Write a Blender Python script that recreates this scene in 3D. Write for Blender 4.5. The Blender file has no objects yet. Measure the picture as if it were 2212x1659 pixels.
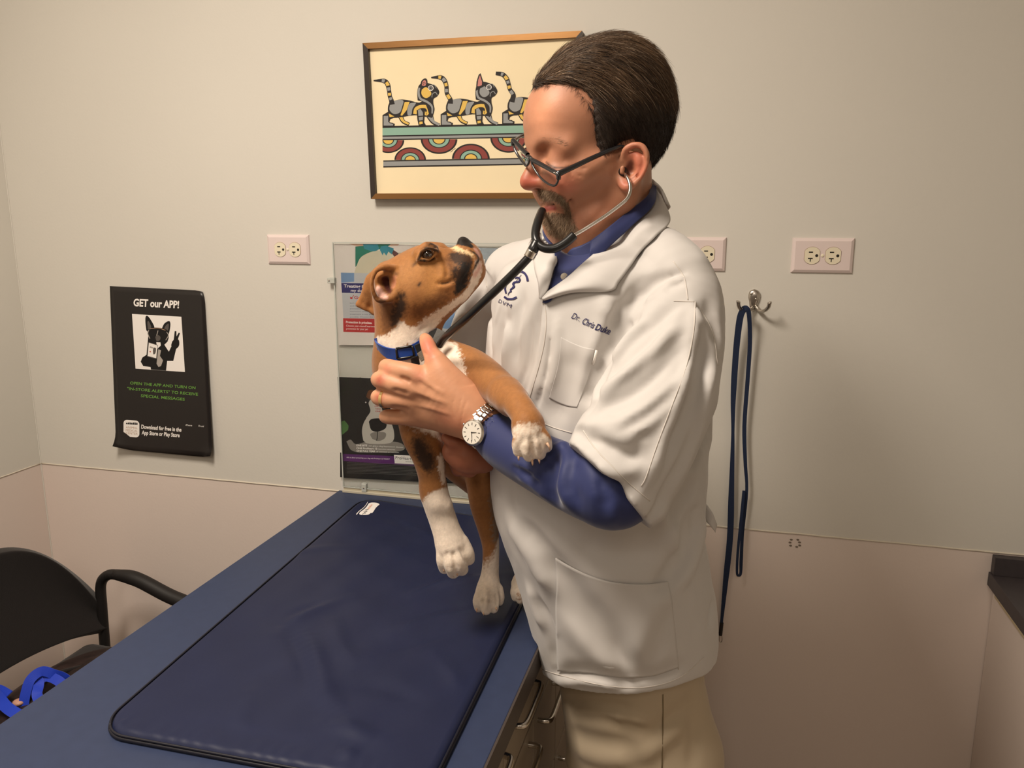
import bpy, bmesh, math, random
import numpy as np
from mathutils import Vector, Matrix
from mathutils.bvhtree import BVHTree

C = bpy.context.scene.collection
sc = bpy.context.scene
# ------------------------------------------------------------------ camera
FOC, CX, CY = 1720.0, 1106.0, 829.5
PITCH = math.atan(349.5 / FOC); YAW = math.radians(14.9); CAMH = 1.52
cam_d = bpy.data.cameras.new('camera'); cam = bpy.data.objects.new('camera', cam_d); C.objects.link(cam)
cam.location = (0, 0, CAMH); cam.rotation_euler = (math.pi / 2 - PITCH, 0, YAW)
cam_d.sensor_width = 36; cam_d.lens = 36 * FOC / 2212; cam_d.clip_start = 0.02
sc.camera = cam
# ------------------------------------------------------------------ world, lights, exposure
w = bpy.data.worlds.new('world'); sc.world = w; w.use_nodes = True
w.node_tree.nodes['Background'].inputs[0].default_value = (0.9, 0.8, 0.68, 1)
w.node_tree.nodes['Background'].inputs[1].default_value = 0.03
def area(name, loc, sx, sy, power, col, rot=(0, 0, 0)):
    l = bpy.data.lights.new(name, 'AREA'); l.shape = 'RECTANGLE'; l.size = sx; l.size_y = sy
    l.energy = power; l.color = col
    o = bpy.data.objects.new(name, l); C.objects.link(o); o.location = loc; o.rotation_euler = rot
    return o
area('ceiling_or_fill_light', (-0.80, 0.34, 2.575), 0.36, 0.66, 31, (1.0, 0.88, 0.75))
area('ceiling_or_fill_light', (0.05, -1.5, 2.575), 0.50, 1.10, 13, (1.0, 0.88, 0.75))  # added fill lamp behind the viewpoint, not a known fixture
sc.view_settings.view_transform = 'Standard'; sc.view_settings.look = 'None'
sc.view_settings.gamma = 1; sc.view_settings.use_curve_mapping = False
sc.view_settings.exposure = 0.35
sc.cycles.max_bounces = 8; sc.cycles.diffuse_bounces = 4

# ------------------------------------------------------------------ view geometry: a point seen at (px,py)
FH = np.array([-math.sin(YAW), math.cos(YAW), 0.0]); RV = np.array([math.cos(YAW), math.sin(YAW), 0.0])
CF = FH * math.cos(PITCH) - np.array([0, 0, math.sin(PITCH)]); CD = np.cross(CF, RV)   # forward, image-down
if CD[2] > 0: CD = -CD
CAM = np.array([0, 0, CAMH])
def ray(x, y): return CF + RV * ((x - CX) / FOC) + CD * ((y - CY) / FOC)
def P(x, y, F):                      # F = horizontal distance from the viewpoint
    r = ray(x, y); return CAM + r * (F / float(r @ FH))
def mpp(x, y, F):                    # metres per pixel there
    r = ray(x, y); return F / float(r @ FH) / FOC
def onY(x, y, Y): r = ray(x, y); return CAM + r * (Y / r[1])
def onZ(x, y, z): r = ray(x, y); return CAM + r * ((z - CAMH) / r[2])
def onX(x, y, X): r = ray(x, y); return CAM + r * (X / r[0])
def pix(p):
    q = np.asarray(p, float) - CAM; d = q @ CF; return CX + FOC * (q @ RV) / d, CY + FOC * (q @ CD) / d

# ------------------------------------------------------------------ materials
def mat(name, col, rough=0.6, metal=0.0, spec=0.5, bump=0.0, bscale=200.0, sss=0.0, sheen=0.0, attr=None,
        var=0.0, vscale=5.0, alpha=1.0, trans=0.0, coat=0.0, bdist=0.001, stretch=None, ior=1.45, voronoi=False, bdetail=4.0):
    m = bpy.data.materials.new(name); m.use_nodes = True; nt = m.node_tree; b = nt.nodes['Principled BSDF']
    b.inputs['Base Color'].default_value = (*col, 1); b.inputs['Roughness'].default_value = rough
    b.inputs['Metallic'].default_value = metal; b.inputs['Specular IOR Level'].default_value = spec
    b.inputs['IOR'].default_value = ior
    tc = nt.nodes.new('ShaderNodeTexCoord'); src = tc.outputs['Object']
    if stretch:
        mp = nt.nodes.new('ShaderNodeMapping'); mp.inputs['Scale'].default_value = stretch
        nt.links.new(src, mp.inputs[0]); src = mp.outputs[0]
    csock = None
    if attr:
        a = nt.nodes.new('ShaderNodeAttribute'); a.attribute_name = attr; csock = a.outputs['Color']
        nt.links.new(csock, b.inputs['Base Color'])
    if var:
        n = nt.nodes.new('ShaderNodeTexNoise'); n.inputs['Scale'].default_value = vscale; n.inputs['Detail'].default_value = 5
        nt.links.new(src, n.inputs['Vector'])
        mr = nt.nodes.new('ShaderNodeMapRange'); mr.inputs[3].default_value = 1 - var; mr.inputs[4].default_value = 1 + var
        mr.inputs[1].default_value = 0.3; mr.inputs[2].default_value = 0.7
        nt.links.new(n.outputs['Fac'], mr.inputs[0])
        mx = nt.nodes.new('ShaderNodeMix'); mx.data_type = 'RGBA'; mx.blend_type = 'MULTIPLY'; mx.inputs[0].default_value = 1
        if csock: nt.links.new(csock, mx.inputs[6])
        else: mx.inputs[6].default_value = (*col, 1)
        nt.links.new(mr.outputs[0], mx.inputs[7]); nt.links.new(mx.outputs[2], b.inputs['Base Color'])
    if bump:
        if voronoi: n = nt.nodes.new('ShaderNodeTexVoronoi'); out = n.outputs['Distance']
        else: n = nt.nodes.new('ShaderNodeTexNoise'); n.inputs['Detail'].default_value = bdetail; out = n.outputs['Fac']
        n.inputs['Scale'].default_value = bscale
        nt.links.new(src, n.inputs['Vector'])
        bp = nt.nodes.new('ShaderNodeBump'); bp.inputs['Strength'].default_value = bump; bp.inputs['Distance'].default_value = bdist
        nt.links.new(out, bp.inputs['Height']); nt.links.new(bp.outputs[0], b.inputs['Normal'])
    if sss:
        b.inputs['Subsurface Weight'].default_value = sss; b.inputs['Subsurface Radius'].default_value = (1, 0.35, 0.2)
        b.inputs['Subsurface Scale'].default_value = 0.006
    if sheen: b.inputs['Sheen Weight'].default_value = sheen; b.inputs['Sheen Roughness'].default_value = 0.4
    if coat: b.inputs['Coat Weight'].default_value = coat; b.inputs['Coat Roughness'].default_value = 0.1
    if trans: b.inputs['Transmission Weight'].default_value = trans
    if alpha < 1: b.inputs['Alpha'].default_value = alpha
    return m
def srgb(r, g, b):
    f = lambda c: (c / 255 / 12.92) if c / 255 <= 0.04045 else ((c / 255 + 0.055) / 1.055) ** 2.4
    return (f(r), f(g), f(b))

# ------------------------------------------------------------------ objects
def tag(o, label=None, cat=None, group=None, kind=None):
    if label: o['label'] = label
    if cat: o['category'] = cat
    if group: o['group'] = group
    if kind: o['kind'] = kind
    return o
def empty(name, loc, label, cat, group=None):
    o = bpy.data.objects.new(name, None); C.objects.link(o); o.location = Vector([float(c) for c in loc]); o.empty_display_size = 0.05
    bpy.context.view_layer.update()
    return tag(o, label, cat, group)
def link(name, me, parent=None, mats=None, smooth=True):
    o = bpy.data.objects.new(name, me); C.objects.link(o)
    for m in (mats or []): me.materials.append(m)
    if smooth and len(me.polygons): me.polygons.foreach_set('use_smooth', [True] * len(me.polygons))
    if parent is not None:
        o.parent = parent; o.matrix_parent_inverse = parent.matrix_world.inverted()
    return o
def mesh(name, vs, fs, parent=None, mats=None, smooth=True, mi=None):
    me = bpy.data.meshes.new(name); me.from_pydata([tuple(float(c) for c in v) for v in vs], [], [tuple(int(i) for i in f) for f in fs]); me.update()
    if mi is not None: me.polygons.foreach_set('material_index', mi)
    o = link(name, me, parent, mats if isinstance(mats, list) else [mats], smooth)
    return o
class MB:
    """collects shapes into one mesh"""
    def __init__(s): s.v = []; s.f = []; s.m = []
    def add(s, vs, fs, mi=0):
        n = len(s.v); s.v += [tuple(v) for v in vs]; s.f += [tuple(i + n for i in f) for f in fs]; s.m += [mi] * len(fs); return s
    def box(s, lo, hi, mi=0, bev=0.0):
        bm = bmesh.new(); bmesh.ops.create_cube(bm, size=1)
        for v in bm.verts: v.co = Vector([lo[i] + (v.co[i] + .5) * (hi[i] - lo[i]) for i in range(3)])
        if bev: bmesh.ops.bevel(bm, geom=bm.edges[:], offset=bev, segments=3, profile=0.5, affect='EDGES')
        bm.verts.index_update()
        s.add([v.co[:] for v in bm.verts], [[v.index for v in f.verts] for f in bm.faces], mi); bm.free(); return s
    def tube(s, pts, r, seg=12, mi=0, cap=True, flat=None):
        pts = [np.array(p, float) for p in pts]; n = len(pts)
        rs = r if hasattr(r, '__len__') else [r] * n
        T = [pts[min(i + 1, n - 1)] - pts[max(i - 1, 0)] for i in range(n)]; T = [t / (np.linalg.norm(t) + 1e-12) for t in T]
        up = np.array([0, 0, 1.0]) if abs(T[0][2]) < .9 else np.array([1.0, 0, 0])
        if flat is not None: up = np.array(flat[0], float)
        N = []; a = up - T[0] * (up @ T[0]); a /= np.linalg.norm(a)
        for i in range(n):
            a = a - T[i] * (a @ T[i]); a /= np.linalg.norm(a) + 1e-12; N.append(a)
        vs = []; ar = 1.0 if flat is None else flat[1]
        for i in range(n):
            B = np.cross(T[i], N[i])
            for k in range(seg):
                an = 2 * math.pi * k / seg
                vs.append(pts[i] + N[i] * math.cos(an) * rs[i] * ar + B * math.sin(an) * rs[i])
        fs = [(i * seg + k, i * seg + (k + 1) % seg, (i + 1) * seg + (k + 1) % seg, (i + 1) * seg + k) for i in range(n - 1) for k in range(seg)]
        if cap: fs += [tuple(range(seg))[::-1], tuple((n - 1) * seg + k for k in range(seg))]
        return s.add(vs, fs, mi)
    def ribbon(s, pts, normals, wdt, th, mi=0):
        """flat strap: rectangular section, width along cross(T,normal)"""
        n = len(pts); pts = [np.array(p, float) for p in pts]; vs = []
        for i in range(n):
            T = pts[min(i + 1, n - 1)] - pts[max(i - 1, 0)]; T /= np.linalg.norm(T)
            N = np.array(normals[i] if hasattr(normals[0], '__len__') else normals, float); N = N - T * (N @ T); N /= np.linalg.norm(N)
            B = np.cross(T, N); W = (wdt[i] if hasattr(wdt, '__len__') else wdt) / 2
            for a, b in ((-1, -1), (1, -1), (1, 1), (-1, 1)): vs.append(pts[i] + B * W * a + N * th / 2 * b)
        fs = [(i * 4 + k, i * 4 + (k + 1) % 4, (i + 1) * 4 + (k + 1) % 4, (i + 1) * 4 + k) for i in range(n - 1) for k in range(4)]
        fs += [(3, 2, 1, 0), tuple((n - 1) * 4 + k for k in range(4))]
        return s.add(vs, fs, mi)
    def sphere(s, c, r, seg=20, mi=0, axes=None):
        r = r if hasattr(r, '__len__') else (r, r, r); A = np.eye(3) if axes is None else np.array(axes)
        vs = [np.array(c) + A[2] * r[2], np.array(c) - A[2] * r[2]]; h = seg // 2
        for i in range(1, h):
            t = math.pi * i / h
            for k in range(seg):
                a = 2 * math.pi * k / seg
                vs.append(np.array(c) + A[0] * r[0] * math.sin(t) * math.cos(a) + A[1] * r[1] * math.sin(t) * math.sin(a) + A[2] * r[2] * math.cos(t))
        fs = [(0, 2 + k, 2 + (k + 1) % seg) for k in range(seg)]
        for i in range(h - 2):
            fs += [(2 + i * seg + k, 2 + (i + 1) * seg + k, 2 + (i + 1) * seg + (k + 1) % seg, 2 + i * seg + (k + 1) % seg) for k in range(seg)]
        fs += [(1, 2 + (h - 2) * seg + (k + 1) % seg, 2 + (h - 2) * seg + k) for k in range(seg)]
        return s.add(vs, fs, mi)
    def build(s, name, mats, parent=None, smooth=False, auto=None):
        o = mesh(name, s.v, s.f, parent, mats if isinstance(mats, list) else [mats], smooth, s.m)
        if auto is not None:
            me = o.data; me.polygons.foreach_set('use_smooth', [True] * len(me.polygons))
            bm = bmesh.new(); bm.from_mesh(me)
            for e in bm.edges:
                if len(e.link_faces) == 2 and e.calc_face_angle(0) > auto: e.smooth = False
            bm.to_mesh(me); bm.free()
        return o
def cat_rom(P_, n):
    """smooth curve through control rows (k x dims), n samples"""
    P_ = np.array(P_, float); k = len(P_)
    if k < 2: return np.repeat(P_, n, 0)
    u = np.linspace(0, k - 1, n); out = np.empty((n, P_.shape[1]))
    for j, t in enumerate(u):
        i = min(int(t), k - 2); f = t - i
        p1, p2 = P_[i], P_[i + 1]; p0 = P_[i - 1] if i > 0 else 2 * p1 - p2; p3 = P_[i + 2] if i + 2 < k else 2 * p2 - p1
        out[j] = 0.5 * (2 * p1 + (p2 - p0) * f + (2 * p0 - 5 * p1 + 4 * p2 - p3) * f * f + (3 * p1 - p0 - 3 * p2 + p3) * f ** 3)
    return out
def sheet(name, rows, nu, nv, th, m, parent=None, world=False, fn=None):
    """cloth panel through a grid of control points (px,py,F), given real thickness"""
    R = [cat_rom(r if world else [P(*q) for q in r], nu) for r in rows]
    G = np.array([cat_rom([R[i][j] for i in range(len(R))], nv) for j in range(nu)])   # nu x nv x 3
    du = np.gradient(G, axis=0); dv = np.gradient(G, axis=1); N = np.cross(du, dv); N /= np.linalg.norm(N, axis=2, keepdims=True) + 1e-12
    if (N[nu // 2, nv // 2] @ (CAM - G[nu // 2, nv // 2])) < 0: N = -N; flip = True
    else: flip = False
    if fn is not None: G = fn(G, N)
    A = G + N * th / 2; B = G - N * th / 2
    vs = list(A.reshape(-1, 3)) + list(B.reshape(-1, 3)); o = nu * nv; fs = []
    for i in range(nu - 1):
        for j in range(nv - 1):
            q = (i * nv + j, (i + 1) * nv + j, (i + 1) * nv + j + 1, i * nv + j + 1)
            fs.append(q if not flip else q[::-1]); fs.append(tuple(a + o for a in (q[::-1] if not flip else q)))
    bd = [i * nv for i in range(nu)] + [(nu - 1) * nv + j for j in range(1, nv)] + [i * nv + nv - 1 for i in range(nu - 2, -1, -1)] + [j for j in range(nv - 2, 0, -1)]
    for a, b in zip(bd, bd[1:] + bd[:1]):
        q = (a, a + o, b + o, b); fs.append(q if not flip else q[::-1])
    return mesh(name, vs, fs, parent, [m])
def text_polys(s, bold=0.0, shear=0.0):
    """outlines of a line of lettering as flat polygons in a 0..w x baseline frame"""
    cu = bpy.data.curves.new('t', 'FONT'); cu.body = s; cu.size = 1; cu.offset = bold; cu.shear = shear; cu.resolution_u = 3
    ob = bpy.data.objects.new('t', cu); C.objects.link(ob); bpy.context.view_layer.update()
    me = ob.to_mesh(); vs = [tuple(v.co[:2]) for v in me.vertices]; fs = [tuple(p.vertices) for p in me.polygons]
    ob.to_mesh_clear(); bpy.data.objects.remove(ob); bpy.data.curves.remove(cu)
    return vs, fs
class Art:
    """flat printed matter on a plane; coordinates are mapped by fn(x,y,layer)->world point"""
    def __init__(s, fn): s.fn = fn; s.b = MB(); s.lay = 0
    def poly(s, pts, mi):
        s.lay += 1; vs = [s.fn(x, y, s.lay) for x, y in pts]; s.b.add(vs, [tuple(range(len(vs)))], mi)
    def smooth(s, pts, mi, n=48):
        q = cat_rom(list(pts) + [pts[0]], n)[:-1]; s.poly(q, mi)
    def stroke(s, pts, wd, mi, n=24, closed=False, sm=True):
        s.lay += 1
        q = cat_rom(list(pts) + ([pts[0]] if closed else []), n) if sm else np.array(pts, float)
        k = len(q); T = np.gradient(q, axis=0); T /= np.linalg.norm(T, axis=1, keepdims=True) + 1e-9; N = np.stack([-T[:, 1], T[:, 0]], 1)
        ww = np.array(wd if hasattr(wd, '__len__') else [wd] * 2, float); ww = np.interp(np.linspace(0, 1, k), np.linspace(0, 1, len(ww)), ww)[:, None]
        a = q + N * ww / 2; b = q - N * ww / 2
        vs = [s.fn(x, y, s.lay) for x, y in list(a) + list(b)]
        s.b.add(vs, [(i, i + 1, i + 1 + k, i + k) for i in range(k - 1)], mi)
    def disc(s, c, r, mi, n=24, r2=None):
        r2 = r2 or r; s.poly([(c[0] + r * math.cos(2 * math.pi * i / n), c[1] + r2 * math.sin(2 * math.pi * i / n)) for i in range(n)], mi)
    def text(s, t, org, end, h, mi, bold=0.0, shear=0.0, up=None):
        """baseline from org to end, cap height h (in the art's units, y down)"""
        vs, fs = text_polys(t, bold, shear)
        if not vs: return
        x0 = min(v[0] for v in vs); x1 = max(v[0] for v in vs); W = x1 - x0
        org = np.array(org, float); end = np.array(end, float); ax = (end - org) / W
        n = np.array([ax[1], -ax[0]]) if up is None else np.array(up, float); n = n / np.linalg.norm(n) * h / 0.73
        s.lay += 1
        s.b.add([s.fn(*(org + ax * (v[0] - x0) + n * v[1]), s.lay) for v in vs], fs, mi)
    def build(s, name, mats, parent): 
        o = s.b.build(name, mats, parent); s.b = MB(); return o
# ------------------------------------------------------------------ room shell
DW = 1.63; XL = -1.72; XR = 1.35; YF = -2.2; ZC = 2.6; RAIL = 0.897
M_wall = mat('wall_paint_upper', srgb(214, 210, 201), 0.75, spec=0.3, bump=0.25, bscale=160, bdist=0.0008, var=0.02, vscale=2)
M_wall2 = mat('wall_paint_lower', srgb(223, 209, 200), 0.6, spec=0.35, bump=0.25, bscale=160, bdist=0.0008, var=0.02, vscale=2)
M_ceil = mat('ceiling_tile', srgb(225, 222, 215), 0.9, bump=0.4, bscale=90)
M_floor = mat('floor_vinyl', srgb(168, 156, 140), 0.45, var=0.08, vscale=9)
M_caulk = mat('caulk', srgb(214, 205, 188), 0.5, bump=0.5, bscale=60)
def struct(name, mb, m, **k): o = mb.build(name, m); o['kind'] = 'structure'; return o
struct('floor', MB().box((XL - .1, YF - .1, -.08), (XR + .1, DW + .1, 0)), M_floor)
struct('ceiling', MB().box((XL - .1, YF - .1, ZC), (XR + .1, DW + .1, ZC + .08)), M_ceil)
def wall(name, lo, hi):
    b = MB(); b.box((lo[0], lo[1], 0), (hi[0], hi[1], RAIL), 0); b.box((lo[0], lo[1], RAIL), (hi[0], hi[1], ZC), 1)
    return struct(name, b, [M_wall2, M_wall])
wall('wall_back', (XL, DW), (XR, DW + .1)); wall('wall_left', (XL - .1, YF), (XL, DW + .1))
wall('wall_right', (XR, YF), (XR + .1, DW + .1))
struct('wall_front', MB().box((XL - .1, YF - .1, 0), (XR + .1, YF, ZC)), mat('dark_front_wall', srgb(92, 78, 66), 0.6))  # unseen wall, coloured dark to cut the bounce light
def bead(name, pts, r, m=M_caulk, jag=0.0):
    random.seed(3); q = [np.array(p) + np.array([0, 0, random.uniform(-jag, jag)]) for p in cat_rom(pts, 120)]
    b = MB(); b.tube(q, r, 6); o = b.build(name, m, smooth=True); o['kind'] = 'structure'; return o
bead('trim_1', [(XL, DW - .0005, RAIL), (XR, DW - .0005, RAIL)], .0018, jag=.0004)
bead('trim_2', [(XL + .0005, YF, RAIL), (XL + .0005, DW, RAIL)], .0014, jag=.0004)
bead('trim_3', [(XL + .001, DW - .001, 0), (XL + .001, DW - .001, ZC)], .0016, M_wall)
M_panel = mat('light_housing', srgb(235, 235, 230), 0.5)
for i, (x, y, sx, sy) in enumerate(((-0.80, .34, .60, .90), (0.05, -1.5, .60, 1.2))):  # second housing goes with the added fill lamp
    e = empty('light_fixture', (x, y, ZC), 'white ceiling light housing above the examination table' if i == 0 else 'added white housing for the unseen fill light behind the viewpoint', 'light fixture')
    b = MB()
    b.box((x - sx / 2, y - sy / 2, ZC - .022), (x + sx / 2, y - sy / 2 + .02, ZC)); b.box((x - sx / 2, y + sy / 2 - .02, ZC - .022), (x + sx / 2, y + sy / 2, ZC))
    b.box((x - sx / 2, y - sy / 2, ZC - .022), (x - sx / 2 + .02, y + sy / 2, ZC)); b.box((x + sx / 2 - .02, y - sy / 2, ZC - .022), (x + sx / 2, y + sy / 2, ZC))
    b.build('frame', M_panel, e)
    MB().box((x - sx / 2 + .02, y - sy / 2 + .02, ZC - .008), (x + sx / 2 - .02, y + sy / 2 - .02, ZC)).build('back_plate', M_panel, e)
# chipped paint spot in the lower wall
b = MB(); c0 = onY(1717, 1173, DW); random.seed(5)
for k in range(9):
    a = k * .7 + .3; rr = .009 * random.uniform(.8, 1.15); c = c0 + np.array([rr * math.cos(a), -.0006, rr * math.sin(a)])
    if k in (2, 6): continue
    b.sphere(c, (.003, .0008, .002), 8)
o = b.build('trim_4', mat('chipped_paint', srgb(120, 108, 95), 0.8)); o['kind'] = 'structure'

# ------------------------------------------------------------------ examination table (cabinet with laminate top)
M_lam = mat('blue_laminate', srgb(48, 58, 86), 0.5, spec=0.4, var=0.05, vscale=60, bump=0.05, bscale=300)
M_edge = mat('dark_edge_band', srgb(70, 62, 58), 0.5)
M_cab = mat('cabinet_laminate', srgb(150, 138, 122), 0.45)
M_cab2 = mat('cabinet_gap', srgb(60, 54, 48), 0.8)
M_chrome = mat('brushed_nickel', (0.62, 0.58, 0.52), 0.22, metal=1.0)
TX0, TX1, TY0, TZ = -0.855, -0.240, 0.30, 0.90
e = empty('exam_table', ((TX0 + TX1) / 2, 1.0, 0), 'blue laminate topped examination table with drawers, running out from back wall under the dog', 'table')
b = MB(); b.box((TX0, TY0, TZ - .038), (TX1 - .002, DW - .002, TZ), 0, .0015); b.build('tabletop', M_lam, e)
b = MB(); b.box((TX1 - .002, TY0, TZ - .038), (TX1 + .001, DW - .002, TZ - .0005)); b.build('edge_band', M_edge, e)
b = MB(); b.box((TX0 + .03, TY0 + .03, 0.09), (TX1 - .035, DW - .004, TZ - .038), 0); b.box((TX0 + .07, TY0 + .08, 0), (TX1 - .09, DW - .004, .09), 0); b.build('cabinet_body', M_cab2, e)
M_drw = M_cab
drs = []
for k in range(5):
    y0 = .572 + .175 * k
    for (z0, z1) in ((.755, .858), (.56, .75), (.33, .555), (.11, .325)): drs.append((y0 + .002, y0 + .173, z0, z1, z1 + .001))
for (y0, y1, z0, z1, hz) in drs:
    d = MB().box((TX1 - .035, y0, z0), (TX1 - .017, y1, z1), 0, .002).build('drawer', M_drw, e)
    yc = (y0 + y1) / 2; x0 = TX1 - .017; hz = hz - .022
    q = [(x0 - .002, yc - .055, hz), (x0 + .013, yc - .055, hz), (x0 + .021, yc - .046, hz), (x0 + .022, yc, hz), (x0 + .021, yc + .046, hz), (x0 + .013, yc + .055, hz), (x0 - .002, yc + .055, hz)]
    h = MB(); h.tube(cat_rom(q, 40), .0045, 10); h.build('handle', M_chrome, d, smooth=True)
# ------------------------------------------------------------------ inks
def ink(name, r, g, b, rough=0.6): return mat(name, srgb(r, g, b), rough, spec=0.35)
I_black = ink('ink_black', 38, 34, 34); I_white = ink('ink_white', 245, 240, 235); I_green = ink('ink_green', 108, 160, 72)
I_grey = ink('ink_grey', 148, 150, 150); I_yel = ink('ink_yellow', 224, 186, 92); I_teal = ink('ink_teal', 140, 178, 160)
I_maroon = ink('ink_maroon', 138, 66, 60); I_pink = ink('ink_pink', 200, 130, 120)
# ------------------------------------------------------------------ framed picture
PY0 = DW - .022
M_frame = mat('bronze_frame', (0.33, 0.17, 0.065), 0.34, metal=0.85, bump=0.05, bscale=30, stretch=(1, 1, 8))
M_fside = mat('frame_side', srgb(50, 40, 34), 0.4)
M_print = mat('cream_print_paper', srgb(243, 226, 188), 0.65, spec=0.3, var=0.02, vscale=12)
TL, TR, BL = onY(783, 93, PY0), onY(1257, 66, PY0), onY(801, 430, PY0); BR = TR + (BL - TL)
e = empty('framed_picture', (TL + BR) / 2 + [0, .02, 0], 'slim framed cream print of walking striped cats on the wall behind the person', 'picture')
def rail4(parent):
    cs = [TL, TR, BR, BL]; cen = sum(cs) / 4
    inn = []
    for i in range(4):
        a, p_, n_ = cs[i], cs[i - 1], cs[(i + 1) % 4]; u = (p_ - a) / np.linalg.norm(p_ - a); v = (n_ - a) / np.linalg.norm(n_ - a); inn.append(a + (u + v) * .0115)
    for i in range(4):
        j = (i + 1) % 4; bk = np.array([0, .021, 0]); fr = np.array([0, -.001, 0])
        vs = [cs[i], cs[j], inn[j] + fr * 0, inn[i] + fr * 0, cs[i] + bk, cs[j] + bk, inn[j] + bk, inn[i] + bk]
        MB().add(vs, [(3, 2, 1, 0), (4, 5, 6, 7), (0, 1, 5, 4), (2, 3, 7, 6), (1, 2, 6, 5), (3, 0, 4, 7)]).build('frame_rail', M_frame if i in (0, 2) else M_fside, parent)
    return inn
inn = rail4(e)
bk = np.array([0, .008, 0])
MB().add([p + bk for p in inn] + [p + bk * 1.6 for p in inn], [(3, 2, 1, 0), (4, 5, 6, 7), (0, 1, 5, 4), (1, 2, 6, 5), (2, 3, 7, 6), (3, 0, 4, 7)]).build('paper', M_print, e)
AY = PY0 + .008
art = Art(lambda u, v, l: onY(760 + u / 4.046, 40 + v / 4.046, AY - .000006 * l - .0002))
K, G_, Y_, T_, R_, PK, CR = 0, 1, 2, 3, 4, 5, 6
def band(x0, x1, yl, yr, th, mi): art.poly([(x0, yl), (x1, yr), (x1, yr + th), (x0, yl + th)], mi)
# shelf bands (run on behind the person's head)
XE = 1900
def yb(y, x): return y - (x - 270) * 0.018
def bnd(y0, y1, mi, x0=268): art.poly([(x0, yb(y0, x0)), (XE, yb(y0, XE)), (XE, yb(y1, XE)), (x0, yb(y1, x0))], mi)
bnd(940, 957, K); bnd(957, 1022, T_); bnd(1022, 1034, K); bnd(1034, 1054, G_); bnd(1054, 1064, K)
def arch(cx, cy, r, up, clipl=None):
    s = -1 if up else 1
    for rr, m_ in ((r, K), (r * .90, R_), (r * .60, K), (r * .54, T_), (r * .36, K), (r * .30, Y_)):
        pts = [(cx + rr * math.cos(a), cy + s * rr * .80 * math.sin(a)) for a in np.linspace(0, math.pi, 26)]
        if clipl is not None: pts = [(max(x, clipl), y) for x, y in pts]
        art.poly(pts, m_)
for cx, r in ((318, 140), (762, 160), (1370, 160), (1840, 150)): arch(cx, yb(1064, cx), r, False, 268)
for cx, r in ((510, 138), (1040, 165), (1620, 150)): arch(cx, yb(1240, cx), r, True)
bnd(1240, 1251, K, 275); bnd(1251, 1290, G_, 275); bnd(1290, 1302, K, 275)
art.stroke([(862, 1168), (872, 1160), (884, 1150)], 3, K); art.stroke([(886, 1146), (905, 1134)], 3, K)
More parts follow.
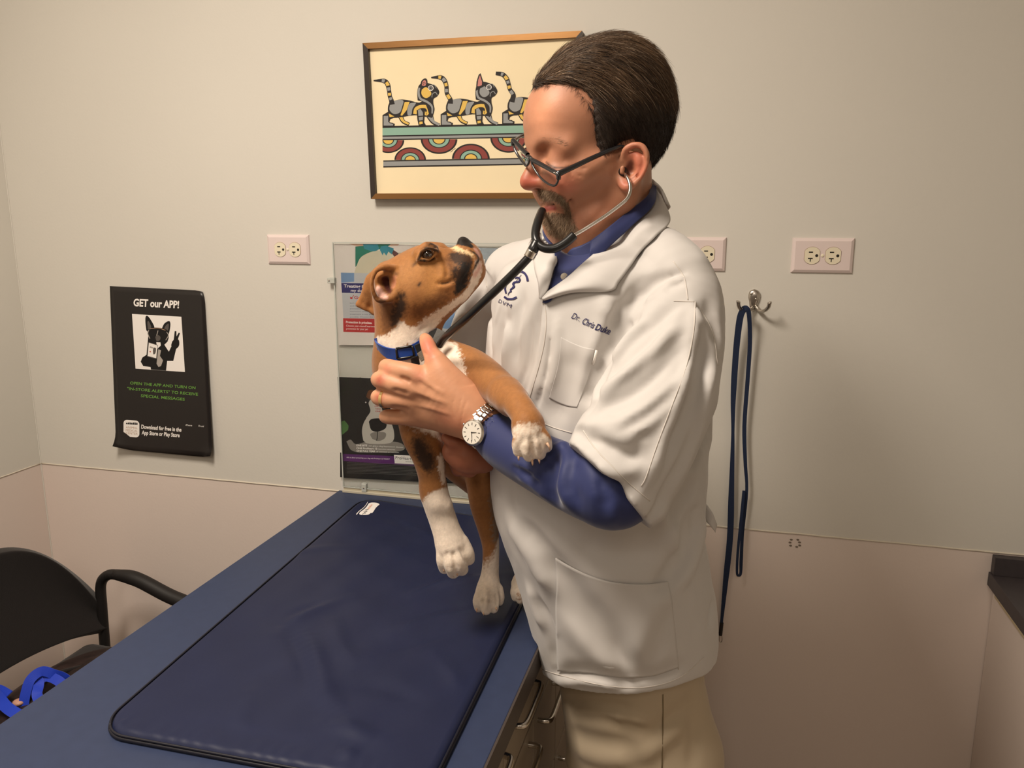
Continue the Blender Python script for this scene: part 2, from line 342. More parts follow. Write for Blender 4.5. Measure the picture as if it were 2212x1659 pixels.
def catfig(ox, oy, A, B, variant):
    """a striped walking cat; A,B = the two fill inks; traced in the first cat's frame and shifted"""
    f = lambda pts: [(x + ox, y + oy) for x, y in pts]
    body = [(330, 730), (420, 708), (500, 715), (590, 735), (640, 700), (690, 720), (715, 790), (690, 860), (620, 850), (540, 845), (430, 862), (350, 865), (318, 820), (316, 770)]
    # far legs first
    art.stroke(f([(425, 855), (450, 900), (500, 925)]), [44, 34, 30], K); art.stroke(f([(425, 855), (450, 897), (497, 922)]), [30, 20, 16], A)
    art.stroke(f([(680, 850), (710, 905), (765, 932)]), [60, 34, 30], K); art.stroke(f([(680, 850), (712, 900), (765, 930)]), [44, 22, 18], B)
    art.smooth(f(body), K)
    art.smooth(f([(335, 745), (380, 716), (448, 716), (440, 770), (420, 820), (370, 835), (330, 800)]), B)
    art.poly(f([(462, 730), (505, 728), (480, 800), (440, 850), (425, 845), (445, 790)]), A)
    art.smooth(f([(520, 738), (560, 738), (530, 790), (520, 840), (490, 845), (485, 800), (500, 750)]), B)
    # shoulder spiral
    art.stroke(f([(548, 835), (560, 790), (600, 768), (650, 772), (670, 805), (650, 838), (632, 812)]), [36, 34, 30, 26, 16], A)
    art.stroke(f([(530, 840), (545, 780), (595, 752), (660, 756), (692, 805), (668, 850), (620, 848), (605, 815)]), 9, K)
    # near hind leg
    art.poly(f([(316, 815), (385, 860), (335, 880), (328, 905), (375, 920), (372, 942), (268, 945), (268, 845)]), K)
    art.poly(f([(278, 852), (318, 850), (318, 905), (362, 925), (360, 936), (278, 936)]), B)
    art.poly(f([(322, 830), (372, 856), (330, 862)]), A)
    art.stroke(f([(330, 915), (352, 912), (364, 926)]), 4, K)
    # near fore leg
    art.poly(f([(566, 800), (640, 800), (632, 905), (648, 935), (585, 940), (572, 880)]), K)
    art.poly(f([(578, 800), (600, 790), (620, 820), (622, 848), (582, 852)]), B); art.poly(f([(584, 862), (622, 858), (620, 888), (588, 892)]), B); art.poly(f([(590, 902), (618, 900), (620, 920), (590, 926)]), A)
    # tail
    tl = [(345, 715), (332, 680), (325, 630), (312, 575), (280, 545), (190, 542)] if variant != 1 else [(352, 715), (322, 660), (318, 600), (300, 548), (265, 522), (185, 524)]
    if variant == 2: tl = [(365, 690), (335, 640), (322, 590), (305, 545), (270, 510), (212, 500)]
    art.stroke(f([(352, 752)] + tl), [48, 40, 36, 36, 42, 40, 10 if variant != 2 else 30], K, 46)
    q = cat_rom(f(tl), 41)
    for i, (a, b, c) in enumerate(((1, 7, B), (9, 14, A), (16, 21, B), (22, 29, A), (31, 35, B))): art.stroke(q[a:b], [26, 26] if i < 3 else [30, 26], (A if c == B else B) if variant == 1 else c, 12)
    if variant == 2: return
    # neck and head
    art.smooth(f([(575, 715), (572, 640), (590, 580), (640, 560), (700, 575), (735, 590), (764, 640), (745, 680), (715, 700), (712, 740), (722, 800), (690, 870), (640, 740)]), K)
    art.stroke(f([(590, 605), (584, 650), (600, 700), (660, 730), (700, 770), (702, 830)]), [16, 18, 20, 18, 12], G_, 30)
    art.smooth(f([(612, 620), (650, 600), (690, 640), (690, 670), (655, 695), (625, 685), (608, 655)]), A if variant == 0 else B)
    art.disc((690 + ox, 608 + oy), 24, CR); art.disc((690 + ox, 608 + oy), 19, K); art.disc((690 + ox, 608 + oy), 14, G_); art.disc((690 + ox, 608 + oy), 8, K)
    art.stroke(f([(700, 690), (705, 660), (730, 645), (748, 668)]), 6, G_); art.stroke(f([(690, 585), (720, 580), (738, 610)]), 4, G_)
    if variant == 0:
        art.smooth(f([(596, 600), (606, 550), (632, 525), (655, 530), (660, 570), (640, 600)]), K); art.smooth(f([(612, 585), (618, 553), (638, 538), (650, 560), (640, 588)]), PK)
        art.stroke(f([(630, 582), (622, 565), (634, 556), (642, 568), (634, 574)]), 4, K)
    else:
        art.poly(f([(576, 640), (582, 560), (600, 500), (616, 486), (640, 560), (650, 600)]), K); art.poly(f([(590, 600), (596, 545), (612, 502), (630, 562), (628, 590), (606, 600)]), PK)
catfig(0, 0, Y_, G_, 0)
catfig(508, -8, Y_, G_, 1)
catfig(1046, -22, Y_, G_, 2)
art.build('printed_image', [I_black, I_grey, I_yel, I_teal, I_maroon, I_pink, I_white], e)

# ------------------------------------------------------------------ black paper poster
a0, a1, b0_, b1_ = (237, 618), (441, 628), (459, 989), (251, 970)
def yd(y): return DW - .0012 - .010 * max(0, (y - 640) / 350) ** 2 - .0015
def pmap(x, y, l): return onY(x, y, DW - .0022 - .012 * max(0, (y - 620) / 360) - .000012 * l)
e = empty('app_poster', pmap(345, 800, 0) , 'black poster with a photo of a dog in sunglasses, on the wall above the chair', 'poster')
M_pap = mat('black_glossy_paper', srgb(34, 30, 29), 0.35, spec=0.5)
NU, NV = 22, 30; vs = []
for j in range(NV):
    for i in range(NU):
        s_, t_ = i / (NU - 1), j / (NV - 1)
        L = np.array(a0) * (1 - t_) + np.array(b1_) * t_ ; Rr = np.array(a1) * (1 - t_) + np.array(b0_) * t_
        p = L * (1 - s_) + Rr * s_; q = pmap(p[0], p[1], 0)
        cl = max(0, (t_ - .86) / .14) * max(0, 1 - s_ / .22); cr = max(0, (t_ - .94) / .06) * max(0, (s_ - .9) / .1)
        tr_ = max(0, (s_ - .92) / .08) * max(0, 1 - t_ / .05)
        q = q + np.array([.004 * cl, -.016 * cl * cl - .008 * cr, .012 * cl * cl + .006 * cr]) + np.array([-.004, 0, -.003]) * tr_
        vs.append(q)
fs = [(j * NU + i, (j + 1) * NU + i, (j + 1) * NU + i + 1, j * NU + i + 1) for j in range(NV - 1) for i in range(NU - 1)]
o = mesh('paper_sheet', vs, fs, e, [M_pap]); md = o.modifiers.new('th', 'SOLIDIFY'); md.thickness = .0003; md.offset = -1
art = Art(lambda u, v, l: pmap(220 + u / 4.146, 600 + v / 4.146, l + 2))
W_, G2, K_, DG, LG, TA = 0, 1, 2, 3, 4, 5
AM = [I_white, I_green, ink('photo_black', 24, 22, 22), ink('photo_dark_grey', 92, 86, 82), ink('photo_grey', 176, 168, 160), ink('tan_print', 176, 140, 112), ink('red_dot', 180, 60, 50)]
art.text('GET our APP!', (282, 252), (690, 272), 66, W_, bold=0.035)
art.build('title_lettering', AM, e)
art.poly([(270, 324), (712, 349), (744, 844), (302, 814)], W_)
# the dog in the printed photo
art.poly([(440, 822), (436, 800), (370, 790), (348, 752), (362, 715), (400, 690), (412, 560), (420, 470), (560, 460), (598, 500), (590, 570), (560, 600), (600, 662), (630, 600), (690, 590), (665, 640), (640, 745), (585, 745), (575, 832)], K_)
art.smooth([(398, 470), (390, 400), (392, 350), (410, 342), (440, 380), (470, 440), (460, 480), (420, 490)], K_); art.smooth([(412, 460), (408, 400), (420, 390), (442, 440), (430, 465)], DG)
art.smooth([(535, 460), (560, 410), (600, 388), (614, 410), (608, 470), (590, 520), (560, 500)], K_); art.smooth([(556, 458), (575, 425), (598, 412), (596, 460), (580, 480)], DG)
art.smooth([(415, 480), (440, 450), (500, 446), (560, 456), (592, 480), (598, 540), (575, 570), (500, 578), (430, 555), (415, 520)], K_)
art.stroke([(420, 468), (412, 500), (430, 545)], 7, LG); art.stroke([(580, 485), (596, 515), (572, 560)], 6, LG); art.stroke([(430, 458), (500, 450), (570, 470)], 5, TA)
art.stroke([(503, 472), (496, 500), (490, 520)], 6, LG); art.smooth([(478, 530), (500, 512), (524, 530), (518, 560), (490, 565)], DG)
art.stroke([(640, 640), (655, 560), (660, 478)], [34, 26, 15], K_); art.stroke([(655, 620), (670, 550), (694, 494)], [30, 24, 13], K_); art.smooth([(630, 570), (660, 545), (690, 560), (690, 610), (655, 640), (622, 612)], K_)
art.poly([(418, 576), (502, 602), (490, 728), (406, 706)], DG); art.poly([(421, 582), (498, 606), (487, 720), (410, 700)], W_)
art.poly([(430, 612), (458, 620), (456, 634), (428, 628)], LG); art.smooth([(462, 625), (484, 632), (480, 675), (462, 685), (458, 650)], DG); art.disc((433, 662), 6, 6)
art.poly([(505, 640), (530, 650), (520, 700), (548, 740), (530, 790), (508, 800), (490, 770)], LG)
art.build('dog_photo', AM, e)
art.text('OPEN THE APP AND TURN ON', (252, 954), (838, 998), 26, G2, bold=.012)
art.text('"IN-STORE ALERTS" TO RECEIVE', (226, 1004), (860, 1056), 26, G2, bold=.012)
art.text('SPECIAL MESSAGES', (348, 1068), (742, 1101), 26, G2, bold=.012)
art.build('notice_lettering', AM, e)
def rrect(x0, y0, x1, y1, r, sl=0.03):
    pts = []
    for cx, cy, a in ((x1 - r, y0 + r, -90), (x1 - r, y1 - r, 0), (x0 + r, y1 - r, 90), (x0 + r, y0 + r, 180)):
        for k in range(7): t = math.radians(a + 15 * k); X = cx + r * math.cos(t); pts.append((X, cy + r * math.sin(t) + (X - x0) * sl))
    return pts
art.poly(rrect(194, 1270, 336, 1420, 32, .08), W_)
for k, s_ in enumerate(('ANIMAL', 'MEDICAL', 'CENTER')): art.text(s_, (214, 1348 + 26 * k), (320, 1356 + 26 * k), 20, TA, bold=0)
for k in range(7): art.smooth([(216 + 15 * k, 1310 + k), (220 + 15 * k, 1298 - 3 * (k % 3)), (228 + 15 * k, 1300), (229 + 15 * k, 1312 + k)], K_, 12)
art.build('app_icon', AM, e)
art.text('Download for free in the', (352, 1350), (712, 1378), 36, W_, bold=.03); art.text('App Store or Play Store', (356, 1402), (696, 1428), 36, W_, bold=.03)
art.text('iPhone', (750, 1326), (808, 1330), 16, W_); art.text('Droid', (866, 1334), (912, 1338), 16, W_)
art.build('download_lettering', AM, e)

# ------------------------------------------------------------------ acrylic sign holder with sheets
M_acr = mat('clear_acrylic', (0.95, 0.97, 0.96), 0.03, trans=1.0, ior=1.2)
M_acr2 = mat('acrylic_edge', srgb(205, 208, 200), 0.15, alpha=0.75)
HY = DW - .010
hx0, hx1 = onY(718, 523, HY)[0], -.33; hz1 = onY(718, 523, HY)[2]; hz0 = TZ + .012
e = empty('sign_holder', ((hx0 + hx1) / 2, DW, hz0), 'clear acrylic panel on the wall, standing on the back of the table and holding sheets', 'holder')
b = MB(); b.box((hx0, HY - .0015, hz0), (hx1, HY + .0005, hz1)); b.build('panel', M_acr, e)
b = MB(); t = .0022
b.box((hx0 - .0004, HY - .0017, hz0), (hx0 + t, HY + .0015, hz1)); b.box((hx1 - t, HY - .0017, hz0), (hx1 + .0004, HY + .0015, hz1))
b.box((hx0 + t, HY - .0017, hz1 - t), (hx1 - t, HY + .0015, hz1 + .0004)); b.box((hx0 + t, HY - .0017, hz0 - .0004), (hx1 - t, HY + .0015, hz0 + t)); b.build('panel_edge', M_acr2, e)
for (px_, py_, hor) in ((716, 606, 1), (787, 1053, 0), (1035, 1075, 0)):
    c = onY(px_, py_, HY - .003)
    if not hor: c[2] = hz0 + .004
    b = MB(); b.box((c[0] - (.009 if hor else .006), HY - .007, c[2] - (.006 if hor else .010)), (c[0] + (.009 if hor else .006), DW - .0005, c[2] + (.006 if hor else .010)), 0, .0015)
    k = b.build('clip', M_acr2, e)
    MB().sphere((c[0] - (.004 if hor else 0), HY - .0075, c[2]), (.0022, .001, .0022), 12).build('screw', M_chrome, k)
M_alu = mat('caulk_track', srgb(196, 188, 168), 0.4)
b = MB(); b.box((hx0, DW - .016, TZ), (TX1 + .002, DW - .0005, TZ + .006), 0, .001); b.box((hx0, DW - .009, TZ + .006), (TX1 + .002, DW - .0005, TZ + .011), 0, .001); o = b.build('trim_5', M_alu); o['kind'] = 'structure'
SY = DW - .0068
def hmap(x, y, l): return onY(x, y, SY - .00001 * l)
def paper(name, quad, m, label, cat='poster'):
    q = [onY(x, y, SY) for x, y in quad]; cen = sum(q) / 4
    ee = empty(name, cen, label, cat)
    bk = np.array([0, .0006, 0])
    MB().add(q + [p + bk for p in q], [(3, 2, 1, 0), (4, 5, 6, 7), (0, 1, 5, 4), (1, 2, 6, 5), (2, 3, 7, 6), (3, 0, 4, 7)]).build('paper_sheet', m, ee)
    return ee
M_wp = mat('white_paper', srgb(232, 222, 216), 0.6); M_wp2 = mat('grey_white_paper', srgb(214, 210, 204), 0.6)
# upper sheet: heartworm leaflet (coordinates in a 5.529x frame from 700,500)
e1 = paper('leaflet', [(722, 527), (1010, 531), (1018, 748), (732, 745)], M_wp, 'white leaflet with gloved hands on top and a red strip, behind the puppy ears')
art = Art(lambda u, v, l: hmap(700 + u / 5.529, 500 + v / 5.529, l + 2))
D = [ink('glove_teal', 60, 140, 160), ink('scrub_green', 40, 120, 100), ink('fur_beige', 214, 205, 182), ink('nail_brown', 96, 58, 56), ink('skin_print', 224, 180, 156),
     ink('navy_band', 52, 48, 110), ink('leaflet_grey', 196, 196, 200), ink('leaflet_red', 184, 50, 50), I_white, ink('text_grey', 110, 110, 125), ink('photo_blue', 120, 150, 190)]
art.poly([(300, 148), (900, 152), (880, 170), (440, 190)], 4)
art.poly([(375, 180), (640, 160), (640, 260), (500, 290), (375, 425)], 1); art.poly([(620, 150), (800, 152), (760, 180), (640, 220)], 1)
art.smooth([(380, 430), (450, 300), (620, 230), (800, 240), (1100, 300), (1250, 500), (1200, 640), (480, 640), (360, 560)], 2)
art.poly([(465, 150), (640, 150), (660, 210), (610, 236), (560, 235), (480, 205)], 0); art.poly([(680, 180), (740, 168), (835, 205), (810, 275), (770, 240), (745, 290), (715, 250), (700, 285), (668, 220)], 0)
art.poly([(830, 220), (892, 262), (850, 315), (812, 262)], 3)
art.poly([(202, 492), (1200, 510), (1200, 1040), (232, 1040)], 6); art.poly([(202, 492), (360, 495), (360, 600), (206, 612)], 10)
art.poly([(206, 615), (1200, 630), (1200, 750), (214, 732)], 5)
art.text('Treating for heartworm', (236, 668), (800, 682), 38, 8, bold=.02); art.text('my dog', (320, 718), (480, 722), 30, 8, bold=.02)
art.text('Getting', (360, 806), (560, 812), 40, 7, bold=.02); art.stroke([(312, 780), (326, 804), (356, 760)], 7, 7, sm=False); art.poly([(314, 785), (340, 786), (340, 808), (314, 807)], 7)
for k, s_ in enumerate(("Isn't your dog worth it", 'and be sure to give', 'preventive', 'heartworm disease', 'treatment is not always', 'possible. Choose the safe prevention')):
    art.text(s_, (310, 862 + 33 * k), (310 + 13.5 * len(s_), 864 + 33 * k), 15, 9)
art.poly([(228, 1036), (1200, 1052), (1200, 1225), (232, 1198)], 7)
art.text('Protection is priceless.', (262, 1094), (575, 1104), 28, 8, bold=.025); art.text('Choose year-round heartworm', (265, 1136), (640, 1146), 24, 8); art.text('prevention for your pet', (266, 1170), (526, 1178), 24, 8)
art.poly([(1250, 300), (1560, 300), (1700, 1300), (1300, 1300)], 6)
art.smooth([(1380, 860), (1500, 830), (1560, 1000), (1500, 1150), (1390, 1120)], 10)
art.build('printed_image', D, e1)
# lower sheet: black dog-face poster
M_bp = mat('black_poster_paper', srgb(26, 25, 26), 0.3, spec=0.5)
e2 = paper('dog_poster', [(729, 814), (1000, 826), (1012, 1046), (742, 1032)], M_bp, 'dark poster with a black and white dog face and purple strip, behind the wrist', 'poster')
art = Art(lambda u, v, l: hmap(700 + u / 5.184, 780 + v / 5.184, l + 2))
D = [ink('print_dark', 40, 38, 38), ink('print_white_fur', 196, 190, 182), ink('print_nose', 24, 22, 24), ink('print_tan', 110, 66, 40), ink('print_leaf', 84, 124, 70), ink('print_purple', 96, 46, 112),
     I_white, ink('print_grey', 120, 116, 112), ink('print_red', 176, 60, 60), ink('print_fur_grey', 140, 134, 128), ink('print_dark_green', 30, 40, 28)]
for k in range(26):
    random.seed(k); cx, cy = random.uniform(170, 400), random.uniform(190, 380); art.smooth([(cx, cy), (cx + 14, cy - 10), (cx + 26, cy + 2), (cx + 12, cy + 12)], 10, 10)
art.smooth([(230, 900), (210, 700), (300, 420), (420, 220), (640, 190), (820, 260), (980, 420), (1040, 700), (1000, 960), (600, 1010), (300, 980)], 0)
art.smooth([(470, 400), (500, 330), (560, 330), (560, 400), (520, 430)], 3)
art.poly([(182, 680), (230, 665), (276, 720), (270, 770), (200, 830), (185, 800)], 4)
art.smooth([(250, 900), (300, 880), (360, 930), (500, 900), (760, 900), (880, 930), (880, 1000), (600, 1030), (330, 1010)], 9)
art.smooth([(440, 890), (425, 780), (450, 680), (510, 590), (560, 480), (600, 430), (640, 500), (670, 600), (750, 690), (785, 800), (775, 890), (700, 925), (500, 925)], 1)
art.smooth([(470, 640), (520, 560), (500, 470), (540, 430), (600, 520), (560, 600)], 1); art.smooth([(540, 870), (520, 815), (600, 790), (690, 805), (680, 865), (610, 895)], 9)
art.smooth([(502, 680), (530, 650), (610, 640), (680, 660), (702, 710), (680, 760), (600, 790), (530, 770)], 2); art.stroke([(600, 780), (596, 850), (590, 890)], 8, 2)
art.disc((470, 470), 22, 2); art.disc((468, 462), 8, 6)
art.poly([(180, 1024), (1500, 1024), (1500, 1360), (180, 1300)], 0)
art.text('TAKES', (572, 540), (634, 545), 16, 8, bold=.02); art.text('ONE', (574, 570), (634, 572), 18, 8, bold=.02); art.text('ONLY', (566, 512), (628, 516), 16, 8, bold=.02)
art.text('ONE BITE', (360, 952), (484, 954), 20, 6, bold=.03); art.text('can give a dog heartworm disease.', (500, 954), (890, 972), 17, 6)
art.text('ONE ProHeart 12', (362, 984), (596, 990), 20, 6, bold=.03); art.text('injection ensures', (604, 990), (796, 998), 17, 6)
art.text('ONE FULL YEAR', (364, 1014), (574, 1020), 20, 6, bold=.03); art.text('of constant protection.', (586, 1020), (842, 1030), 17, 6)
art.poly([(205, 1038), (1400, 1090), (1400, 1200), (214, 1118)], 5)
art.text('Ask us about protecting your dog with ProHeart 12 TODAY!', (252, 1084), (735, 1104), 16, 6, bold=.01)
art.poly([(784, 1050), (1080, 1062), (1080, 1160), (792, 1144)], 6); art.text('ProHeart', (800, 1098), (978, 1108), 38, 0, bold=0); art.text('12', (1000, 1108), (1040, 1110), 36, 0); art.text('moxidectin', (914, 1130), (1010, 1134), 15, 7)
for k in range(8):
    art.stroke([(255, 1138 + 16 * k), (560, 1146 + 16 * k), (1060 - 30 * (k % 3), 1164 + 16 * k)], 3.2, 7, sm=False)
art.build('printed_image', D, e2)
# right hand sheets, mostly hidden
e3 = paper('notice_sheet', [(1022, 760), (1240, 768), (1236, 1078), (1010, 1068)], M_wp2, 'plain white notice with grey capitals, low on the panel behind the puppy hind leg', 'paper')
art = Art(lambda x, y, l: hmap(x, y, l + 2)); art.text('ONE MORE. EVERY ANIMAL NOW CAN', (896, 1022), (1084, 1036), 12, 0); art.b.f = art.b.f
e3b = e3
art.build('printed_image', [ink('notice_grey', 120, 118, 120)], e3)
e4 = paper('white_sheet', [(736, 1040), (1008, 1052), (1012, 1074), (738, 1060)], M_wp2, 'narrow white sheet along the bottom edge of the acrylic panel', 'paper')
e5 = paper('blue_photo_sheet', [(1024, 535), (1200, 540), (1200, 752), (1026, 744)], mat('pale_blue_photo', srgb(176, 186, 196), 0.5), 'pale blue photo sheet on the panel between puppy chin and coat sleeve', 'paper')

# ------------------------------------------------------------------ wall outlets
M_plate = mat('outlet_plate', srgb(226, 210, 206), 0.35, spec=0.5); M_recep = mat('receptacle', srgb(232, 222, 196), 0.35); M_slot = mat('slot_dark', (0.01, 0.008, 0.006), 0.8)
M_ring = mat('receptacle_gap', srgb(150, 120, 100), 0.7)
def outlet(cx, cy, wd, hg, label, sc_=1.0):
    c = onY(cx, cy, DW); e = empty('wall_outlet', c, label, 'outlet', None)
    b = MB(); W, H, t = wd / 2, hg / 2, .0065; i = .006
    vs = [(c[0] - W, DW, c[2] - H), (c[0] + W, DW, c[2] - H), (c[0] + W, DW, c[2] + H), (c[0] - W, DW, c[2] + H)]
    vs += [(c[0] - W + .0012, DW - t * .55, c[2] - H + .0012), (c[0] + W - .0012, DW - t * .55, c[2] - H + .0012), (c[0] + W - .0012, DW - t * .55, c[2] + H - .0012), (c[0] - W + .0012, DW - t * .55, c[2] + H - .0012)]
    vs += [(c[0] - W + i, DW - t, c[2] - H + i), (c[0] + W - i, DW - t, c[2] - H + i), (c[0] + W - i, DW - t, c[2] + H - i), (c[0] - W + i, DW - t, c[2] + H - i)]
    fs = [(3, 2, 1, 0)[::-1], (8, 9, 10, 11)] + [(k, (k + 1) % 4, 4 + (k + 1) % 4, 4 + k) for k in range(4)] + [(4 + k, 4 + (k + 1) % 4, 8 + (k + 1) % 4, 8 + k) for k in range(4)]
    b.add(vs, fs).build('cover_plate', M_plate, e)
    s = hg / .069
    def prof(R, cut, n=40): return [(max(-cut, min(cut, R * math.cos(2 * math.pi * k / n))), R * math.sin(2 * math.pi * k / n)) for k in range(n)]
    for dx in (-.0195 * s, .0195 * s):
        def slab(pr, y0, y1, m, nm, par):
            n = len(pr); v = [(c[0] + dx + x, y0, c[2] + z) for x, z in pr] + [(c[0] + dx + x, y1, c[2] + z) for x, z in pr]
            return MB().add(v, [tuple(range(n))[::-1], tuple(range(n, 2 * n))] + [(k, (k + 1) % n, (k + 1) % n + n, k + n) for k in range(n)]).build(nm, m, par)
        r = slab(prof(.0168 * s, .0142 * s), DW - t - .0012, DW - t + .001, M_recep, 'receptacle', e)
        slab(prof(.0174 * s, .0148 * s), DW - t - .0004, DW - t + .001, M_ring, 'gap', r)
        b = MB(); y1 = DW - t - .0014
        def bx(x0, x1, z0, z1): b.box((c[0] + dx + x0 * s, y1, c[2] + z0 * s), (c[0] + dx + x1 * s, y1 + .001, c[2] + z1 * s))
        bx(-.0065, .0012, .0055, .0078); bx(-.0075, .0015, -.0068, -.0045); bx(-.0038, -.0020, -.0120, -.0068); b.build('slots', M_slot, r)
        MB().sphere((c[0] + dx + .0085 * s, y1 + .0003, c[2]), (.0030 * s, .0008, .0030 * s), 14).build('ground_hole', M_slot, r)
    MB().sphere((c[0], DW - t, c[2]), (.0032, .0016, .0032), 14).build('screw', M_recep, e)
outlet(624.5, 539, .1055, .066, 'white duplex wall outlet to the left of the acrylic panel, beneath the picture')
outlet(1507, 549, .1075, .066, 'white duplex wall outlet partly hidden by the shoulder of the coat')
outlet(1776, 552, .1105, .066, 'white duplex wall outlet farthest right, above and right of the coat hook')

# ------------------------------------------------------------------ coat hook and hanging leash
M_nick = mat('satin_nickel', (0.50, 0.46, 0.41), 0.28, metal=1.0)
hk = lambda x, y, off: onY(x, y, DW - off)
e = empty('coat_hook', hk(1628, 645, 0), 'double pronged satin metal wall hook with the dark leash hanging on it', 'hook')
def V5(x, y): return (1540 + x / 5.531, 480 + y / 5.531)
b = MB(); prof = [V5(*q) for q in ((495, 800), (545, 820), (568, 870), (556, 930), (532, 990), (530, 1030), (500, 1048), (460, 1040), (438, 1010), (432, 950), (422, 890), (440, 825))]
q = cat_rom(prof + [prof[0]], 40)[:-1]; n = len(q); cc = q.mean(0)
rings = [(1.0, 0), (1.0, .003), (.8, .0055), (.4, .0065)]
vs = [hk(*(cc + (p - cc) * s_), o_) for s_, o_ in rings for p in q]; fs = [(r * n + k, r * n + (k + 1) % n, (r + 1) * n + (k + 1) % n, (r + 1) * n + k) for r in range(3) for k in range(n)] + [tuple(range(3 * n, 4 * n))]
b.add(vs, fs).build('base_plate', M_nick, e, smooth=True)
for sgn, pts in ((0, [(480, 1030, .006), (430, 1050, .014), (370, 1055, .024), (315, 1020, .034), (303, 960, .040), (306, 945, .041)]), (1, [(520, 1010, .006), (560, 1055, .014), (610, 1060, .024), (660, 1020, .034), (677, 970, .040), (675, 955, .041)])):
    pp = cat_rom([hk(*V5(x, y), o_) for x, y, o_ in pts], 24); rr = np.interp(np.linspace(0, 1, 24), [0, .3, .8, .95, 1], [.0045, .0032, .0038, .0046, .003])
    MB().tube(pp, rr, 14).build('prong', M_nick, e, smooth=True)
for x, y in ((460, 855), (516, 920)): MB().sphere(hk(*V5(x, y), .0062), (.0028, .0016, .0028), 14).build('screw', M_nick, e, smooth=True)
M_web = mat('navy_webbing', srgb(18, 34, 64), 0.75, bump=0.8, bscale=900, bdist=.0004, sheen=.2)
e = empty('hanging_leash', hk(1600, 690, .02), 'dark navy webbing leash hanging folded from the wall hook', 'leash')
def off(pts, n): return cat_rom([list(onY(x, y, DW - o_)) for x, y, o_ in pts], n)
pa = off([(1606, 668, .032), (1598, 690, .030), (1590, 760, .022), (1584, 860, .018), (1583, 950, .015), (1580, 1060, .012), (1577, 1160, .010), (1568, 1250, .008), (1560, 1330, .008), (1557, 1362, .008)], 50)
wds = np.interp(np.linspace(0, 1, 50), [0, .1, .3, .42, .6, .75, .9, 1], [.012, .0125, .0115, .006, .0125, .012, .006, .006])
b = MB(); b.ribbon(pa, (0, -1, 0), wds, .0018)
pb = off([(1606, 668, .032), (1612, 666, .036), (1618, 680, .034), (1620, 740, .022), (1615, 820, .018), (1608, 920, .016), (1610, 1000, .016), (1613, 1060, .014), (1604, 1150, .010), (1601, 1210, .010), (1600, 1238, .012), (1596, 1243, .016), (1592, 1236, .020), (1594, 1190, .022), (1601, 1120, .020), (1607, 1060, .017)], 70)
wb = np.interp(np.linspace(0, 1, 70), [0, .15, .35, .45, .6, .7, .75, .8, 1], [.012, .008, .008, .006, .007, .005, .005, .005, .006])
b.ribbon(pb, (0, -1, 0), wb, .0018); b.build('strap', M_web, e)
b = MB(); b.tube(off([(1559, 1345, .008), (1556, 1372, .008)], 6), .004, 10); b.build('clip_sleeve', I_black, e)
b = MB(); b.tube(cat_rom([onY(1557 + 3.2 * math.cos(t), 1379 + 8 * math.sin(t), DW - .008) for t in np.linspace(0, 2 * math.pi, 13)], 30), .001, 8); b.build('ring', M_nick, e)

# ------------------------------------------------------------------ side counter
M_ctr = mat('charcoal_laminate', srgb(62, 56, 58), 0.5, var=.08, vscale=80); M_trm = mat('counter_trim', srgb(178, 160, 130), 0.5)
e = empty('side_counter', (.9, 1.2, 0), 'dark topped cupboard counter at the far right edge against the back wall', 'counter')
cx0 = .522
b = MB(); b.box((cx0, .62, .830), (XR - .002, DW - .002, .857), 0, .001); b.build('worktop', M_ctr, e)
MB().box((cx0 + .003, DW - .020, .857), (XR - .002, DW - .002, .8935), 0, .001).build('backsplash', M_ctr, e)
MB().box((cx0 - .0005, .62, .826), (cx0 + .003, DW - .05, .8305)).build('edge_trim', M_trm, e)
MB().box((cx0 + .012, .66, 0), (XR - .002, DW - .002, .830), 0, .001).build('cabinet_body', M_wall2, e)

# ------------------------------------------------------------------ chair
M_blk = mat('black_plastic', srgb(30, 27, 26), 0.55, bump=0.15, bscale=500); M_fab = mat('charcoal_upholstery', srgb(32, 27, 26), 0.95, bump=0.6, bscale=700, sheen=.2)
CHX, CHY = -1.46, 1.225
e = empty('guest_chair', (CHX + .25, CHY, 0), 'black guest chair with rounded backrest and tube arms between the left wall and the table', 'chair')
hw = .284; rows = []
NB, NR = 25, 17; vs = []
for j in range(NR):
    for i in range(NB):
        s_ = -1 + 2 * i / (NB - 1); t_ = j / (NR - 1)
        top = .822 - .225 * abs(s_) ** 2.6; bot = .562 - .045 * s_ * s_
        z = bot + (top - bot) * t_; y = CHY + s_ * hw * (1 - .06 * (1 - t_) * 0)
        x = CHX - .02 - .10 * (z - .57) + .02 * s_ * s_ - .02 * math.sin(math.pi * t_)
        vs.append((x, y, z))
fs = [(j * NB + i, j * NB + i + 1, (j + 1) * NB + i + 1, (j + 1) * NB + i) for j in range(NR - 1) for i in range(NB - 1)]
o = mesh('backrest', vs, fs, e, [M_fab]); md = o.modifiers.new('th', 'SOLIDIFY'); md.thickness = .032; md.offset = 0
md = o.modifiers.new('bv', 'BEVEL'); md.width = .009; md.segments = 3; md = o.modifiers.new('ss', 'SUBSURF'); md.levels = 1; md.render_levels = 1
b = MB(); b.box((CHX - .03, CHY - .262, .442), (CHX + .48, CHY + .262, .502), 0, .026); b.build('seat', M_fab, e, smooth=True)
